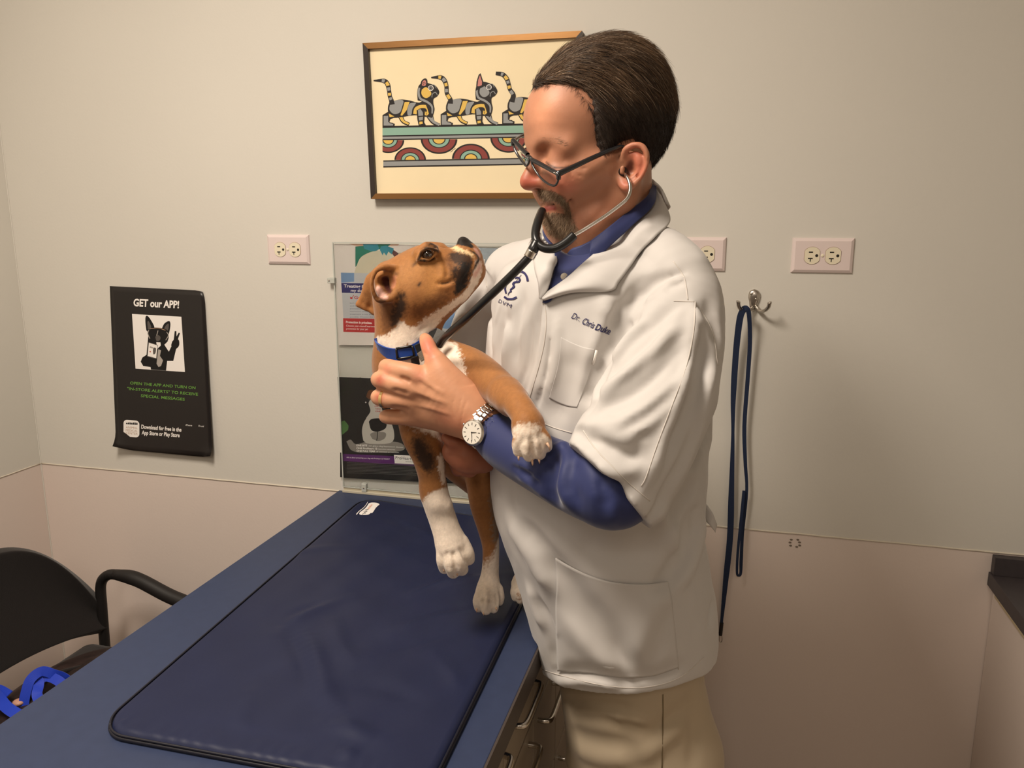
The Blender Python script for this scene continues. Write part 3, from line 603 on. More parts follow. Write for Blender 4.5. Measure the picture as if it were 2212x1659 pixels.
for s_ in (-1, 1):
    y = CHY + s_ * .280
    leg = cat_rom([(CHX - .03, y, .02), (CHX - .01, y, .25), (CHX + .0, y, .45), (CHX + .005, y, .58), (CHX + .01, y, .645), (CHX + .035, y, .672), (CHX + .07, y, .676)], 34)
    MB().tube(leg, .0125, 14).build('rear_leg', M_blk, e, smooth=True)
    arm = cat_rom([(CHX + .055, y, .676), (CHX + .12, y, .670), (CHX + .22, y, .634), (CHX + .34, y, .610), (CHX + .40, y, .60), (CHX + .425, y, .56)], 26)
    MB().tube(arm, np.interp(np.linspace(0, 1, 26), [0, .15, .8, 1], [.0125, .0175, .0175, .0125]), 14).build('armrest', M_blk, e, smooth=True)
    fl = cat_rom([(CHX + .425, y, .57), (CHX + .432, y, .52), (CHX + .44, y, .3), (CHX + .45, y, .02)], 20)
    MB().tube(fl, .0125, 14).build('front_leg', M_blk, e, smooth=True)
    for xx in (-.03, .45): MB().tube([(CHX + xx, y, .0), (CHX + xx, y, .025)], .016, 14).build('foot_cap', M_blk, e, smooth=True)
    MB().tube([(CHX + .01, y, .43), (CHX + .44, y, .43)], .010, 10).build('side_rail', M_blk, e, smooth=True)
# handbag and blue leash on the seat
SZ = .503
M_bag = mat('patterned_bag', srgb(46, 34, 32), 0.5, var=.6, vscale=40, bump=.4, bscale=60)
c = onZ(20, 1540, SZ + .05)
e = empty('handbag', (c[0] + .0, c[1], SZ), 'dark patterned handbag lying on the chair seat under the blue leash', 'bag')
cb = (CHX + .16, CHY + .02)
b = MB(); b.sphere((cb[0], cb[1], SZ + .030), (.13, .19, .030), 32); o = b.build('bag_body', M_bag, e, smooth=True)
b = MB(); q = [(cb[0] - .03, cb[1] - .09, SZ + .05), (cb[0] - .05, cb[1] - .02, SZ + .068), (cb[0] - .03, cb[1] + .07, SZ + .05)]
b.tube(cat_rom(q, 20), .005, 8); b.build('bag_handle', M_fab, e, smooth=True)
MB().sphere(onZ(40, 1517, SZ + .060), (.012, .011, .006), 16).build('charm', mat('pink_charm', srgb(200, 150, 130), .5), e, smooth=True)
M_web2 = mat('bright_blue_webbing', srgb(24, 60, 190), 0.6, bump=0.6, bscale=900, bdist=.0003, sheen=.3)
e = empty('coiled_leash', onZ(100, 1490, SZ + .06), 'bright blue nylon leash loosely coiled on top of the handbag on the chair', 'leash')
def zz(pts, n): return cat_rom([list(onZ(x, y, SZ + h)) for x, y, h in pts], n)
b = MB()
b.ribbon(zz([(50, 1530, .05), (55, 1500, .075), (66, 1468, .10), (90, 1450, .11), (115, 1456, .10), (138, 1464, .085), (146, 1478, .07), (120, 1510, .06)], 60), (.5, -.75, .35), .019, .0016)
b.ribbon(zz([(70, 1500, .07), (82, 1478, .085), (100, 1462, .095), (125, 1470, .09), (132, 1484, .08), (100, 1510, .07), (85, 1520, .065)], 50), (.2, -.6, .6), .019, .0016)
b.ribbon(zz([(75, 1455, .10), (84, 1475, .09), (80, 1500, .08), (88, 1518, .07), (100, 1530, .06)], 40), (.6, -.7, .3), .019, .0016)
b.ribbon(zz([(-30, 1480, .06), (-5, 1505, .075), (15, 1528, .072), (45, 1548, .066)], 30), (.3, -.5, .8), .021, .0016)
b.ribbon(zz([(-30, 1490, .05), (-5, 1487, .07), (20, 1500, .072)], 20), (.2, -.5, .8), .016, .0016)
b.build('strap', M_web2, e)
# ------------------------------------------------------------------ clay modeller (distance field -> one continuous skin)
f32 = np.float32
def seg_chain(pts, n=None, closed=False):
    """rows (x,y,z,r) resampled to a smooth chain"""
    pts = np.array(pts, float)
    if len(pts) == 1: return pts
    n = n or max(2, (len(pts) - 1) * 5 + 1)
    return cat_rom(pts, n) if len(pts) > 2 else np.array([pts[0] + (pts[1] - pts[0]) * t for t in np.linspace(0, 1, 2)])
def chain_dist(X, Y, Z, ch):
    best = None
    if len(ch) == 1:
        c = ch[0]; return np.sqrt((X - f32(c[0])) ** 2 + (Y - f32(c[1])) ** 2 + (Z - f32(c[2])) ** 2) - f32(c[3])
    for a, b in zip(ch[:-1], ch[1:]):
        d = b[:3] - a[:3]; L = float(d @ d) + 1e-12
        ax, ay, az = X - f32(a[0]), Y - f32(a[1]), Z - f32(a[2])
        t = np.clip((ax * f32(d[0]) + ay * f32(d[1]) + az * f32(d[2])) / f32(L), 0, 1)
        q = np.sqrt((ax - t * f32(d[0])) ** 2 + (ay - t * f32(d[1])) ** 2 + (az - t * f32(d[2])) ** 2) - (f32(a[3]) + t * f32(b[3] - a[3]))
        best = q if best is None else np.minimum(best, q)
    return best
class Clay:
    def __init__(s, lo, hi, h):
        s.lo = np.array(lo, float); s.h = h; s.n = np.ceil((np.array(hi, float) - s.lo) / h).astype(int) + 1
        s.ax = [(s.lo[i] + h * np.arange(s.n[i])).astype(f32) for i in range(3)]
        s.d = np.full(tuple(s.n), 0.05, f32)
    def win(s, lo, hi):
        a = np.clip(np.floor((np.array(lo) - s.lo) / s.h).astype(int), 0, s.n - 1); b = np.clip(np.ceil((np.array(hi) - s.lo) / s.h).astype(int) + 1, 1, s.n)
        if (b <= a).any(): return None, None
        sl = tuple(slice(a[i], b[i]) for i in range(3))
        return sl, (s.ax[0][sl[0]][:, None, None], s.ax[1][sl[1]][None, :, None], s.ax[2][sl[2]][None, None, :])
    def comb(s, sl, q, op, k):
        a = s.d[sl]
        if op == 'u':
            if k > 0: h = np.maximum(k - np.abs(a - q), 0) / f32(k); s.d[sl] = np.minimum(a, q) - h * h * f32(k * .25)
            else: s.d[sl] = np.minimum(a, q)
        elif op == 's':
            q = -q
            if k > 0: h = np.maximum(k - np.abs(a - q), 0) / f32(k); s.d[sl] = np.maximum(a, q) + h * h * f32(k * .25)
            else: s.d[sl] = np.maximum(a, q)
    def cone(s, pts, k=.01, op='u', n=None):
        ch = seg_chain(pts, n); m = ch[:, 3].max() + k + 3 * s.h
        sl, g = s.win(ch[:, :3].min(0) - m, ch[:, :3].max(0) + m)
        if sl is None: return s
        s.comb(sl, chain_dist(*g, ch).astype(f32), op, k); return s
    def ell(s, c, r, axes=None, k=.01, op='u'):
        A = np.eye(3) if axes is None else np.array(axes, float); r = np.array(r, float)
        ext = np.sqrt(((A.T * r) ** 2).sum(1)) + k + 3 * s.h
        sl, (X, Y, Z) = s.win(np.array(c) - ext, np.array(c) + ext)
        if sl is None: return s
        X, Y, Z = X - f32(c[0]), Y - f32(c[1]), Z - f32(c[2]); k0 = 0; k1 = 0
        for i in range(3):
            u = X * f32(A[i][0]) + Y * f32(A[i][1]) + Z * f32(A[i][2]); k0 = k0 + (u / f32(r[i])) ** 2; k1 = k1 + (u / f32(r[i] ** 2)) ** 2
        k0 = np.sqrt(k0); k1 = np.sqrt(k1) + 1e-9
        s.comb(sl, (k0 * (k0 - 1) / k1).astype(f32), op, k); return s
    def stack(s, secs, ax1, ax2, k=.02, p=2.0, op='u'):
        """secs rows (z, cx, cy, a, b): loft of rounded sections about directions ax1, ax2"""
        S = np.array(secs, float); S = S[np.argsort(S[:, 0])]; zs = s.ax[2]
        m = (zs > S[0, 0] - .03) & (zs < S[-1, 0] + .03); idx = np.where(m)[0]
        if len(idx) == 0: return s
        R = S[:, 3:5].max() + .06
        sl, (X, Y, Z) = s.win([S[:, 1].min() - R, S[:, 2].min() - R, zs[idx[0]]], [S[:, 1].max() + R, S[:, 2].max() + R, zs[idx[-1]]])
        z = Z[0, 0]; D = cat_rom(S, 200); o = [np.interp(z, D[:, 0], D[:, i]).astype(f32)[None, None, :] for i in range(1, 5)]
        dx, dy = X - o[0], Y - o[1]
        u = np.abs(dx * f32(ax1[0]) + dy * f32(ax1[1])) / o[2]; v = np.abs(dx * f32(ax2[0]) + dy * f32(ax2[1])) / o[3]
        q = ((u ** p + v ** p) ** (1 / p) - 1) * np.minimum(o[2], o[3])
        q = np.maximum(q, np.maximum(f32(S[0, 0]) - Z, Z - f32(S[-1, 0])))
        s.comb(sl, q.astype(f32), op, k); return s
    def fold(s, pts, w, h):
        """raise (h>0) or sink (h<0) the surface along a line; pts are world points"""
        pts = np.array(pts, float); w_ = w if hasattr(w, '__len__') else [w] * len(pts)
        ch = seg_chain(np.hstack([pts, np.zeros((len(pts), 1))]), None); n = len(ch)
        m = max(w_) * 2.6; sl, g = s.win(ch[:, :3].min(0) - m, ch[:, :3].max(0) + m)
        if sl is None: return s
        X, Y, Z = g; acc = None
        W = np.interp(np.linspace(0, 1, n), np.linspace(0, 1, len(w_)), w_); fade = np.clip(np.minimum(np.linspace(0, 1, n), np.linspace(1, 0, n)) * 5 + .15, 0, 1)
        for i, (a, b) in enumerate(zip(ch[:-1], ch[1:])):
            d = b[:3] - a[:3]; L = float(d @ d) + 1e-12
            axx, ay, az = X - f32(a[0]), Y - f32(a[1]), Z - f32(a[2])
            t = np.clip((axx * f32(d[0]) + ay * f32(d[1]) + az * f32(d[2])) / f32(L), 0, 1)
            q2 = (axx - t * f32(d[0])) ** 2 + (ay - t * f32(d[1])) ** 2 + (az - t * f32(d[2])) ** 2
            g_ = np.exp(-q2 / f32(W[i] ** 2)) * (f32(fade[i]) + t * f32(fade[i + 1] - fade[i])); acc = g_ if acc is None else np.maximum(acc, g_)
        s.d[sl] = s.d[sl] - f32(h) * acc.astype(f32); return s
    def plane(s, p0, nrm, k=0.0):
        """remove everything on the +nrm side"""
        nrm = np.array(nrm, float); nrm /= np.linalg.norm(nrm); X, Y, Z = s.ax[0][:, None, None], s.ax[1][None, :, None], s.ax[2][None, None, :]
        q = (X - f32(p0[0])) * f32(nrm[0]) + (Y - f32(p0[1])) * f32(nrm[1]) + (Z - f32(p0[2])) * f32(nrm[2])
        s.d = np.maximum(s.d, q.astype(f32)); return s
    def at(s, pts):
        q = (np.asarray(pts) - s.lo) / s.h; q = np.clip(q, 0, s.n - 1.001); i = q.astype(int); f = q - i; o = 0
        for a in (0, 1):
            for b in (0, 1):
                for c in (0, 1):
                    o = o + s.d[i[:, 0] + a, i[:, 1] + b, i[:, 2] + c] * ((f[:, 0] if a else 1 - f[:, 0]) * (f[:, 1] if b else 1 - f[:, 1]) * (f[:, 2] if c else 1 - f[:, 2]))
        return o
    def surf(s, x, y, F0=.6, F1=1.7, inset=0.0):
        """first surface point met looking from the front"""
        r = ray(x, y); r = r / float(r @ FH); t = np.linspace(F0, F1, 900); pts = CAM + r[None] * t[:, None]
        ok = ((pts > s.lo) & (pts < s.lo + (s.n - 1) * s.h)).all(1); v = np.where(ok, s.at(pts), 1.0)
        i = np.argmax(v < 0)
        if v[i] >= 0: return None
        return pts[i] + r * inset
    def sfold(s, pts, w, h):
        """fold laid on the visible surface; pts are (x,y) in view, w,h in metres"""
        q = [s.surf(x, y) for x, y in cat_rom(np.array(pts, float), max(len(pts) * 3, 6))]; q = [p for p in q if p is not None]
        if len(q) > 1: s.fold(q, w, h)
        return s
    def skin(s, smooth=0, proj=True):
        d = s.d; n = d.shape; sg = d < 0
        c = [sg[a:n[0] - 1 + a, b:n[1] - 1 + b, e:n[2] - 1 + e] for a in (0, 1) for b in (0, 1) for e in (0, 1)]
        cnt = sum(x.astype(np.int8) for x in c); act = (cnt > 0) & (cnt < 8)
        ids = -np.ones(act.shape, np.int64); I = np.argwhere(act); ids[act] = np.arange(len(I))
        acc = np.zeros((len(I), 3)); num = np.zeros(len(I))
        cor = [(a, b, e) for a in (0, 1) for b in (0, 1) for e in (0, 1)]
        dv = [d[I[:, 0] + a, I[:, 1] + b, I[:, 2] + e].astype(float) for a, b, e in cor]
        for i in range(8):
            for j in range(i + 1, 8):
                if sum(abs(cor[i][q] - cor[j][q]) for q in range(3)) != 1: continue
                x = (dv[i] < 0) != (dv[j] < 0); t = np.where(x, dv[i] / np.where(x, dv[i] - dv[j], 1), 0)
                pt = np.array(cor[i])[None] + t[:, None] * (np.array(cor[j]) - np.array(cor[i]))[None]
                acc += pt * x[:, None]; num += x
        V = s.lo + (I + acc / num[:, None]) * s.h
        Q = []
        for ax in range(3):
            o = [0, 1, 2]; o.remove(ax); sl0 = [slice(1, n[i] - 1) for i in range(3)]; sl0[ax] = slice(0, n[ax] - 1)
            sl1 = list(sl0); sl1[ax] = slice(1, n[ax]); a = sg[tuple(sl0)]; b = sg[tuple(sl1)]
            for flip in (False, True):
                E = np.argwhere((a & ~b) if not flip else (~a & b))
                if len(E) == 0: continue
                E[:, o[0]] += 1; E[:, o[1]] += 1
                def cell(p, q): G = E.copy(); G[:, o[0]] -= p; G[:, o[1]] -= q; return ids[G[:, 0], G[:, 1], G[:, 2]]
                q = np.stack([cell(1, 1), cell(0, 1), cell(0, 0), cell(1, 0)], 1)
                if flip != (ax == 1): q = q[:, ::-1]
                Q.append(q)
        Q = np.concatenate(Q); Q = Q[(Q >= 0).all(1)]
        for _ in range(smooth):
            S = np.zeros_like(V); N = np.zeros(len(V))
            for i in range(4):
                a, b = Q[:, i], Q[:, (i + 1) % 4]; np.add.at(S, a, V[b]); np.add.at(S, b, V[a]); np.add.at(N, a, 1); np.add.at(N, b, 1)
            V = V * .5 + .5 * S / np.maximum(N, 1)[:, None]
        return V, Q
def clay_mesh(name, VQs, m, parent=None, col=None, attr='Col'):
    """one mesh from one or more (V,Q) skins"""
    off = 0; Vs = []; Qs = []
    for V, Q in VQs: Vs.append(V); Qs.append(Q + off); off += len(V)
    V = np.concatenate(Vs); Q = np.concatenate(Qs); me = bpy.data.meshes.new(name)
    me.vertices.add(len(V)); me.vertices.foreach_set('co', V.astype(np.float32).ravel())
    me.loops.add(len(Q) * 4); me.loops.foreach_set('vertex_index', Q.astype(np.int32).ravel())
    me.polygons.add(len(Q)); me.polygons.foreach_set('loop_start', np.arange(0, len(Q) * 4, 4, dtype=np.int32)); me.polygons.foreach_set('loop_total', np.full(len(Q), 4, np.int32))
    me.update(calc_edges=True); me.validate()
    if col is not None:
        c = np.concatenate([col, np.ones((len(col), 1))], 1).astype(np.float32)
        at = me.color_attributes.new(attr, 'FLOAT_COLOR', 'POINT'); at.data.foreach_set('color', c.ravel())
    return link(name, me, parent, [m] if not isinstance(m, list) else m)
def vnoise(p, sc_, seed=0):
    """smooth value noise 0..1"""
    q = np.asarray(p) * sc_ + seed * 17.3; i = np.floor(q).astype(np.int64); f = q - i; f = f * f * (3 - 2 * f); o = 0
    for a in (0, 1):
        for b in (0, 1):
            for c in (0, 1):
                h = ((i[:, 0] + a) * 73856093) ^ ((i[:, 1] + b) * 19349663) ^ ((i[:, 2] + c) * 83492791); h = (h * 2654435761) & 0xffffffff; h ^= h >> 15; h = (h * 2246822519) & 0xffffffff; h ^= h >> 13
                o = o + (h & 0xffff) / 65535.0 * ((f[:, 0] if a else 1 - f[:, 0]) * (f[:, 1] if b else 1 - f[:, 1]) * (f[:, 2] if c else 1 - f[:, 2]))
    return o
def paint(V, base, blobs, seed=0):
    """blobs: (chain rows xyzr, colour, softness, noise amount)"""
    col = np.tile(np.array(base, float), (len(V), 1)); V32 = V.astype(f32)
    for ch, c, soft, nz in blobs:
        d = chain_dist(V32[:, 0], V32[:, 1], V32[:, 2], seg_chain(ch)).astype(float)
        if nz: d = d + nz * ((vnoise(V, 350, seed) - .5) + .8 * (vnoise(V, 900, seed + 3) - .5)) * 2
        w_ = np.clip(.5 - d / soft, 0, 1)[:, None]; w_ = w_ * w_ * (3 - 2 * w_); col = col * (1 - w_) + np.array(c, float) * w_
    return col
def N4(x, y, F, r): p = P(x, y, F); return [p[0], p[1], p[2], r * mpp(x, y, F)]     # node given in view, radius in pixels
def CH(*rows): return [N4(*r) for r in rows]
def strands(name, roots, dirs, length, r0, m, parent, steps=5, bvh=None, lift=.0008, curl=.0, grav=(0, 0, 0), rnd=.2, seed=1, lens=None, col=None):
    """tapering hairs as one mesh: triangular section, following the skin if bvh is given"""
    rng = np.random.default_rng(seed); n = len(roots); P0 = np.array(roots, float); D = np.array(dirs, float); D /= np.linalg.norm(D, axis=1, keepdims=True) + 1e-9
    L = np.full(n, length) * (1 + rng.uniform(-.35, .35, n)) if lens is None else np.array(lens); g = np.array(grav, float)
    pts = [P0]; cur = P0.copy(); d = D + rng.normal(0, rnd, (n, 3))
    wob = rng.normal(0, 1, (n, 3))
    for k in range(steps):
        d = d + g / steps + wob * curl * math.sin(k * 1.3 + 1); d /= np.linalg.norm(d, axis=1, keepdims=True) + 1e-9
        cur = cur + d * (L / steps)[:, None]
        if bvh is not None:
            for i in range(n):
                q = bvh.find_nearest(Vector(cur[i]))
                if q[0] is not None:
                    nn = np.array(q[1]); h = lift * (1 + wob[i, 0] * .5) * (1.0 + .6 * k)
                    s_ = (cur[i] - np.array(q[0])) @ nn
                    cur[i] = cur[i] + nn * (min(max(s_, h), h * 1.6 + .0004) - s_)
        pts.append(cur.copy())
    pts = np.array(pts)  # steps+1,n,3
    T = pts[-1] - pts[0]; T /= np.linalg.norm(T, axis=1, keepdims=True) + 1e-9
    A = np.cross(T, rng.normal(0, 1, (n, 3))); A /= np.linalg.norm(A, axis=1, keepdims=True) + 1e-9; B = np.cross(T, A)
    vs = []; S = steps + 1
    for k in range(S):
        r = r0 * (1 - .8 * k / steps)
        for j in range(3): a = 2 * math.pi * j / 3; vs.append(pts[k] + (A * math.cos(a) + B * math.sin(a)) * r)
    V = np.stack(vs, 1).reshape(-1, 3)   # strand-major: n, S*3
    base = np.arange(n)[:, None] * S * 3; q = []
    for k in range(steps):
        for j in range(3): q.append([k * 3 + j, k * 3 + (j + 1) % 3, (k + 1) * 3 + (j + 1) % 3, (k + 1) * 3 + j])
    Q = (base[:, None, :] + np.array(q)[None]).reshape(-1, 4)
    c = None
    if col is not None: c = np.repeat(np.array(col), S * 3, 0)
    return clay_mesh(name, [(V, Q)], m, parent, c)
def bvh_of(V, Q): return BVHTree.FromPolygons([tuple(v) for v in V], [tuple(q) for q in Q])
# ------------------------------------------------------------------ the puppy
TAN = srgb(152, 102, 58); TAN2 = srgb(112, 72, 40); DKB = srgb(52, 34, 22); BLK = srgb(30, 24, 20); WHT = srgb(232, 216, 198); PNK = srgb(214, 158, 142)
M_fur = mat('short_fur', TAN, 0.62, spec=0.25, bump=0.35, bscale=520, bdist=.0008, attr='Col', sheen=.25, bdetail=6, sss=.05)
dog = empty('dog', onZ(1048, 1300, .912), 'brown and white boxer puppy held upright on the table, gazing up, with a blue collar', 'dog')
FD = 1.15
fine = .0019
# bounding box: the puppy in view runs x 765..1195, y 510..1330
D = Clay((-.66, .84, .895), (-.165, 1.32, 1.535), fine)
hd = lambda *r: CH(*r)
# --- head (looking up to the right)
D.cone(hd((868, 615, FD, 54), (905, 600, FD, 60), (925, 600, FD - .005, 58)), .02)          # cranium
D.cone(hd((925, 585, FD, 50), (945, 585, FD, 44)), .02)
D.cone(hd((900, 640, FD - .02, 48), (940, 640, FD - .02, 44), (965, 618, FD - .015, 42)), .02)       # cheek / jaw muscles, near
D.cone(hd((900, 640, FD + .03, 46), (950, 636, FD + .03, 42)), .02)
D.cone(hd((935, 565, FD - .004, 34), (962, 566, FD, 30)), .012)      # brow/stop
D.cone(hd((965, 573, FD, 34), (992, 560, FD, 34), (1004, 552, FD, 30)), .012)         # muzzle
D.cone(hd((978, 592, FD - .016, 30), (1002, 578, FD - .016, 27), (1014, 562, FD - .012, 20)), .01)     # near flew
D.cone(hd((978, 592, FD + .02, 30), (1008, 576, FD + .018, 26)), .01)
D.cone(hd((975, 625, FD - .014, 24), (990, 632, FD - .012, 18)), .012)    # lip corner hanging
D.cone(hd((960, 640, FD, 36), (1000, 612, FD, 30), (1020, 592, FD, 26), (1026, 577, FD, 20)), .012)   # lower jaw / chin
D.ell(P(1027, 583, FD), np.array((19, 23, 22)) * mpp(1027, 583, FD), None, .008)
D.ell(P(1000, 528, FD), np.array((16, 13, 17)) * mpp(1000, 528, FD), None, .002); D.cone(hd((996, 524, FD - .006, 7), (1008, 526, FD, 8), (1016, 532, FD, 7)), .004)       # nose pad
D.cone(hd((1003, 540, FD - .004, 14), (1022, 545, FD, 13), (1031, 552, FD, 9)), .008)
D.ell(P(965, 517, FD), np.array((15, 11, 60)) * mpp(965, 517, FD), None, .012, 's')
D.cone(hd((1000, 585, FD - .026, 18), (998, 606, FD - .024, 16), (990, 626, FD - .020, 13)), .008)
# brow bumps, eye sockets
D.cone(hd((905, 547, FD - .031, 12), (922, 533, FD - .031, 11), (938, 537, FD - .030, 9)), .010)
D.cone(hd((930, 534, FD + .022, 12), (952, 536, FD + .022, 12)), .012)
ex, ey, eF = 924, 548, FD - .0455
D.ell(P(ex, ey, eF), np.array((14, 10, 9)) * mpp(ex, ey, eF), None, .006, 's')
D.cone(hd((904, 560, eF + .004, 3), (911, 543, eF + .001, 4.0), (926, 536, eF + .000, 4.4), (944, 541, eF + .006, 3)), .006)      # upper lid
D.cone(hd((905, 562, eF + .004, 3), (917, 562, eF + .003, 3.6), (931, 558, eF + .004, 3.2), (944, 545, eF + .008, 3)), .006)   # lower lid
# --- neck
D.cone(hd((868, 625, FD + .005, 50), (860, 665, FD + .005, 50), (862, 710, FD + .005, 52), (868, 760, FD + .01, 58), (880, 800, FD + .02, 68)), .03)
D.cone(hd((935, 650, FD, 32), (915, 690, FD, 42), (895, 730, FD, 48)), .025)
# --- chest and trunk: stands on its hind legs, back towards the wall side
D.cone(hd((885, 790, FD + .02, 66), (915, 860, FD + .03, 70), (940, 920, FD + .045, 64), (985, 975, FD + .07, 56), (1035, 1020, FD + .09, 52), (1065, 1050, FD + .10, 44)), .03)
D.cone(hd((940, 790, FD, 40), (975, 830, FD, 46), (1000, 890, FD + .01, 44)), .025)
# --- near fore leg resting over the forearm
D.cone(hd((960, 770, FD - .01, 40), (1020, 800, FD - .05, 46), (1075, 838, FD - .13, 40), (1105, 866, FD - .185, 32)), .02)
D.cone(hd((1095, 850, FD - .165, 33), (1122, 880, FD - .215, 31), (1138, 906, FD - .235, 31), (1142, 925, FD - .240, 34)), .012)
D.cone(hd((1018, 775, FD + .05, 24), (1050, 790, FD + .05, 22)), .01)      # far shoulder rising beyond
pF = FD - .250
D.cone(hd((1140, 918, pF + .004, 32), (1143, 940, pF, 33)), .01)
def toes(cl, rows, k=.0035):
    for r in rows: cl.cone(hd(*r), k)
toes(D, [[(1124, 935, pF - .004, 13), (1118, 958, pF - .006, 13), (1121, 975, pF - .003, 13)],
         [(1138, 938, pF - .008, 13), (1138, 965, pF - .012, 14), (1143, 984, pF - .006, 14)],
         [(1154, 936, pF - .008, 13), (1162, 960, pF - .012, 14), (1166, 980, pF - .006, 14)],
         [(1166, 928, pF - .002, 12), (1178, 948, pF - .004, 13), (1182, 966, pF, 11.5)]], .0018)
# --- dangling fore leg
lF = FD - .045
D.cone(hd((905, 880, FD - .005, 50), (908, 935, lF + .01, 42), (926, 985, lF, 36), (933, 1030, lF, 29), (936, 1062, lF, 26)), .02)
D.cone(hd((936, 1055, lF, 26), (944, 1086, lF, 30), (955, 1118, lF, 30), (966, 1150, lF - .004, 31), (976, 1178, lF - .008, 36)), .012)
D.cone(hd((948, 1088, lF - .012, 14), (962, 1092, lF - .010, 12)), .012)
toes(D, [[(958, 1180, lF - .012, 15), (957, 1208, lF - .018, 15), (961, 1226, lF - .012, 14)],
         [(972, 1185, lF - .018, 15), (974, 1216, lF - .028, 15.5), (979, 1236, lF - .020, 14)],
         [(984, 1182, lF - .018, 15), (992, 1214, lF - .028, 15.5), (998, 1230, lF - .020, 14)],
         [(998, 1170, lF - .010, 15), (1009, 1194, lF - .014, 15.5), (1013, 1208, lF - .010, 13)]], .0018)
# --- near hind leg, standing
hF = 1.175
D.cone(hd((1045, 1000, hF + .01, 50), (1042, 1040, hF, 36), (1044, 1090, hF, 29), (1054, 1140, hF, 23), (1060, 1180, hF, 18.5), (1060, 1215, hF, 18), (1058, 1245, hF, 20), (1055, 1275, hF - .008, 27), (1052, 1290, hF - .02, 27)), .016)
toes(D, [[(1040, 1280, hF - .022, 13), (1034, 1298, hF - .034, 13), (1035, 1312, hF - .036, 11)],
         [(1052, 1282, hF - .026, 13), (1050, 1302, hF - .044, 13), (1050, 1318, hF - .046, 11)],
         [(1065, 1280, hF - .022, 13), (1066, 1300, hF - .036, 13), (1066, 1314, hF - .038, 11)],
         [(1076, 1272, hF - .008, 11), (1079, 1288, hF - .018, 11), (1079, 1300, hF - .020, 9)]], .003)
# --- far hind leg (mostly behind the coat)
gF = 1.215
D.cone(hd((1085, 1040, gF, 44), (1110, 1090, gF, 32), (1130, 1150, gF, 22), (1135, 1200, gF, 18), (1133, 1240, gF, 20), (1128, 1262, gF - .004, 24)), .016)
toes(D, [[(1118, 1262, gF - .01, 11), (1113, 1278, gF - .018, 11), (1114, 1290, gF - .02, 9.5)],
         [(1127, 1266, gF - .014, 12), (1124, 1284, gF - .026, 12), (1125, 1296, gF - .028, 10)],
         [(1140, 1264, gF - .01, 12), (1140, 1282, gF - .022, 12), (1140, 1294, gF - .024, 10)]], .003)
D.cone(hd((1100, 1040, 1.24, 14), (1125, 1075, 1.27, 9), (1130, 1095, 1.28, 5)), .01)     # docked tail stub
# --- ears: near one folded back showing its inside
eO = FD - .046
D.cone(hd((852, 580, eO + .014, 8), (830, 577, eO, 7), (812, 585, eO - .005, 5.5), (804, 606, eO - .006, 5), (806, 630, eO - .004, 5), (816, 648, eO - .001, 5.5), (832, 648, eO, 7), (850, 641, eO + .002, 9), (862, 622, eO + .006, 9), (862, 602, eO + .011, 9), (853, 586, eO + .014, 8)), .005)
D.cone(hd((833, 605, eO + .018, 24), (838, 628, eO + .018, 22)), .012)
D.ell(P(833, 612, eO + .003), np.array((20, 25, 17)) * mpp(834, 614, eO), None, .006, 's')
D.cone(hd((820, 628, eO + .010, 7), (828, 640, eO + .008, 7)), .006)
D.cone(hd((846, 606, eO + .012, 6), (848, 622, eO + .010, 6)), .005)
# ear behind: leather hanging back
fE = FD + .012
D.cone(hd((828, 582, FD + .004, 12), (808, 598, fE, 12), (796, 625, fE, 10)), .010)
D.cone(hd((800, 604, fE, 10), (788, 634, fE + .002, 8), (774, 657, fE + .004, 5)), .006)
D.cone(hd((812, 615, fE, 11), (808, 648, fE + .002, 8), (808, 674, fE + .004, 5)), .006)
D.cone(hd((804, 612, fE, 11), (796, 644, fE + .002, 9), (788, 663, fE + .004, 5)), .006)
D.cone(hd((775, 658, fE + .004, 4.5), (792, 667, fE + .004, 4.5), (808, 675, fE + .004, 4.5)), .006)
# skin folds
D.sfold([(944, 612), (960, 613), (980, 605)], .0026, -.0050); D.sfold([(945, 618), (962, 620), (980, 614)], .004, .0022)
D.sfold([(958, 566), (966, 585), (962, 600)], .003, -.0016); D.sfold([(950, 570), (957, 588), (952, 602)], .004, .0018)
D.sfold([(1012, 545), (1022, 558), (1016, 582), (1002, 604), (996, 622)], .0022, -.0028)       # lip line
D.sfold([(955, 688), (930, 712), (905, 730)], .003, .0022); D.sfold([(945, 680), (925, 700), (905, 716)], .003, -.0018)
D.sfold([(1004, 536), (1012, 546)], .0015, -.0015)
D.ell(P(999, 528, FD - .018), np.array((4.5, 3.2, 6)) * mpp(1003, 528, FD), None, .002, 's'); D.ell(P(1012, 530, FD - .004), np.array((3, 4, 6)) * mpp(1003, 528, FD), None, .002, 's')
for pts in ([(1130, 942), (1130, 962), (1133, 978)], [(1146, 944), (1150, 962), (1155, 980)], [(1163, 938), (1170, 954), (1175, 968)],
            [(966, 1190), (966, 1212), (970, 1232)], [(979, 1192), (983, 1214), (988, 1232)], [(993, 1184), (1002, 1202), (1008, 1216)],
            [(1047, 1286), (1042, 1302), (1043, 1316)], [(1059, 1288), (1058, 1306), (1058, 1318)], [(1071, 1282), (1073, 1294), (1073, 1306)]): D.sfold(pts, .0026, -.0042)
V, Q = D.skin(1)
nz = vnoise(V, 260, 2)[:, None]
def sp(pts, c, soft, nz):
    rows = []
    for x, y, r in pts:
        p = D.surf(x, y); p = P(x, y, FD) if p is None else p; rows.append([p[0], p[1], p[2], r * 6.6e-4])
    return (rows, c, soft, nz)
LTAN = srgb(176, 122, 68)
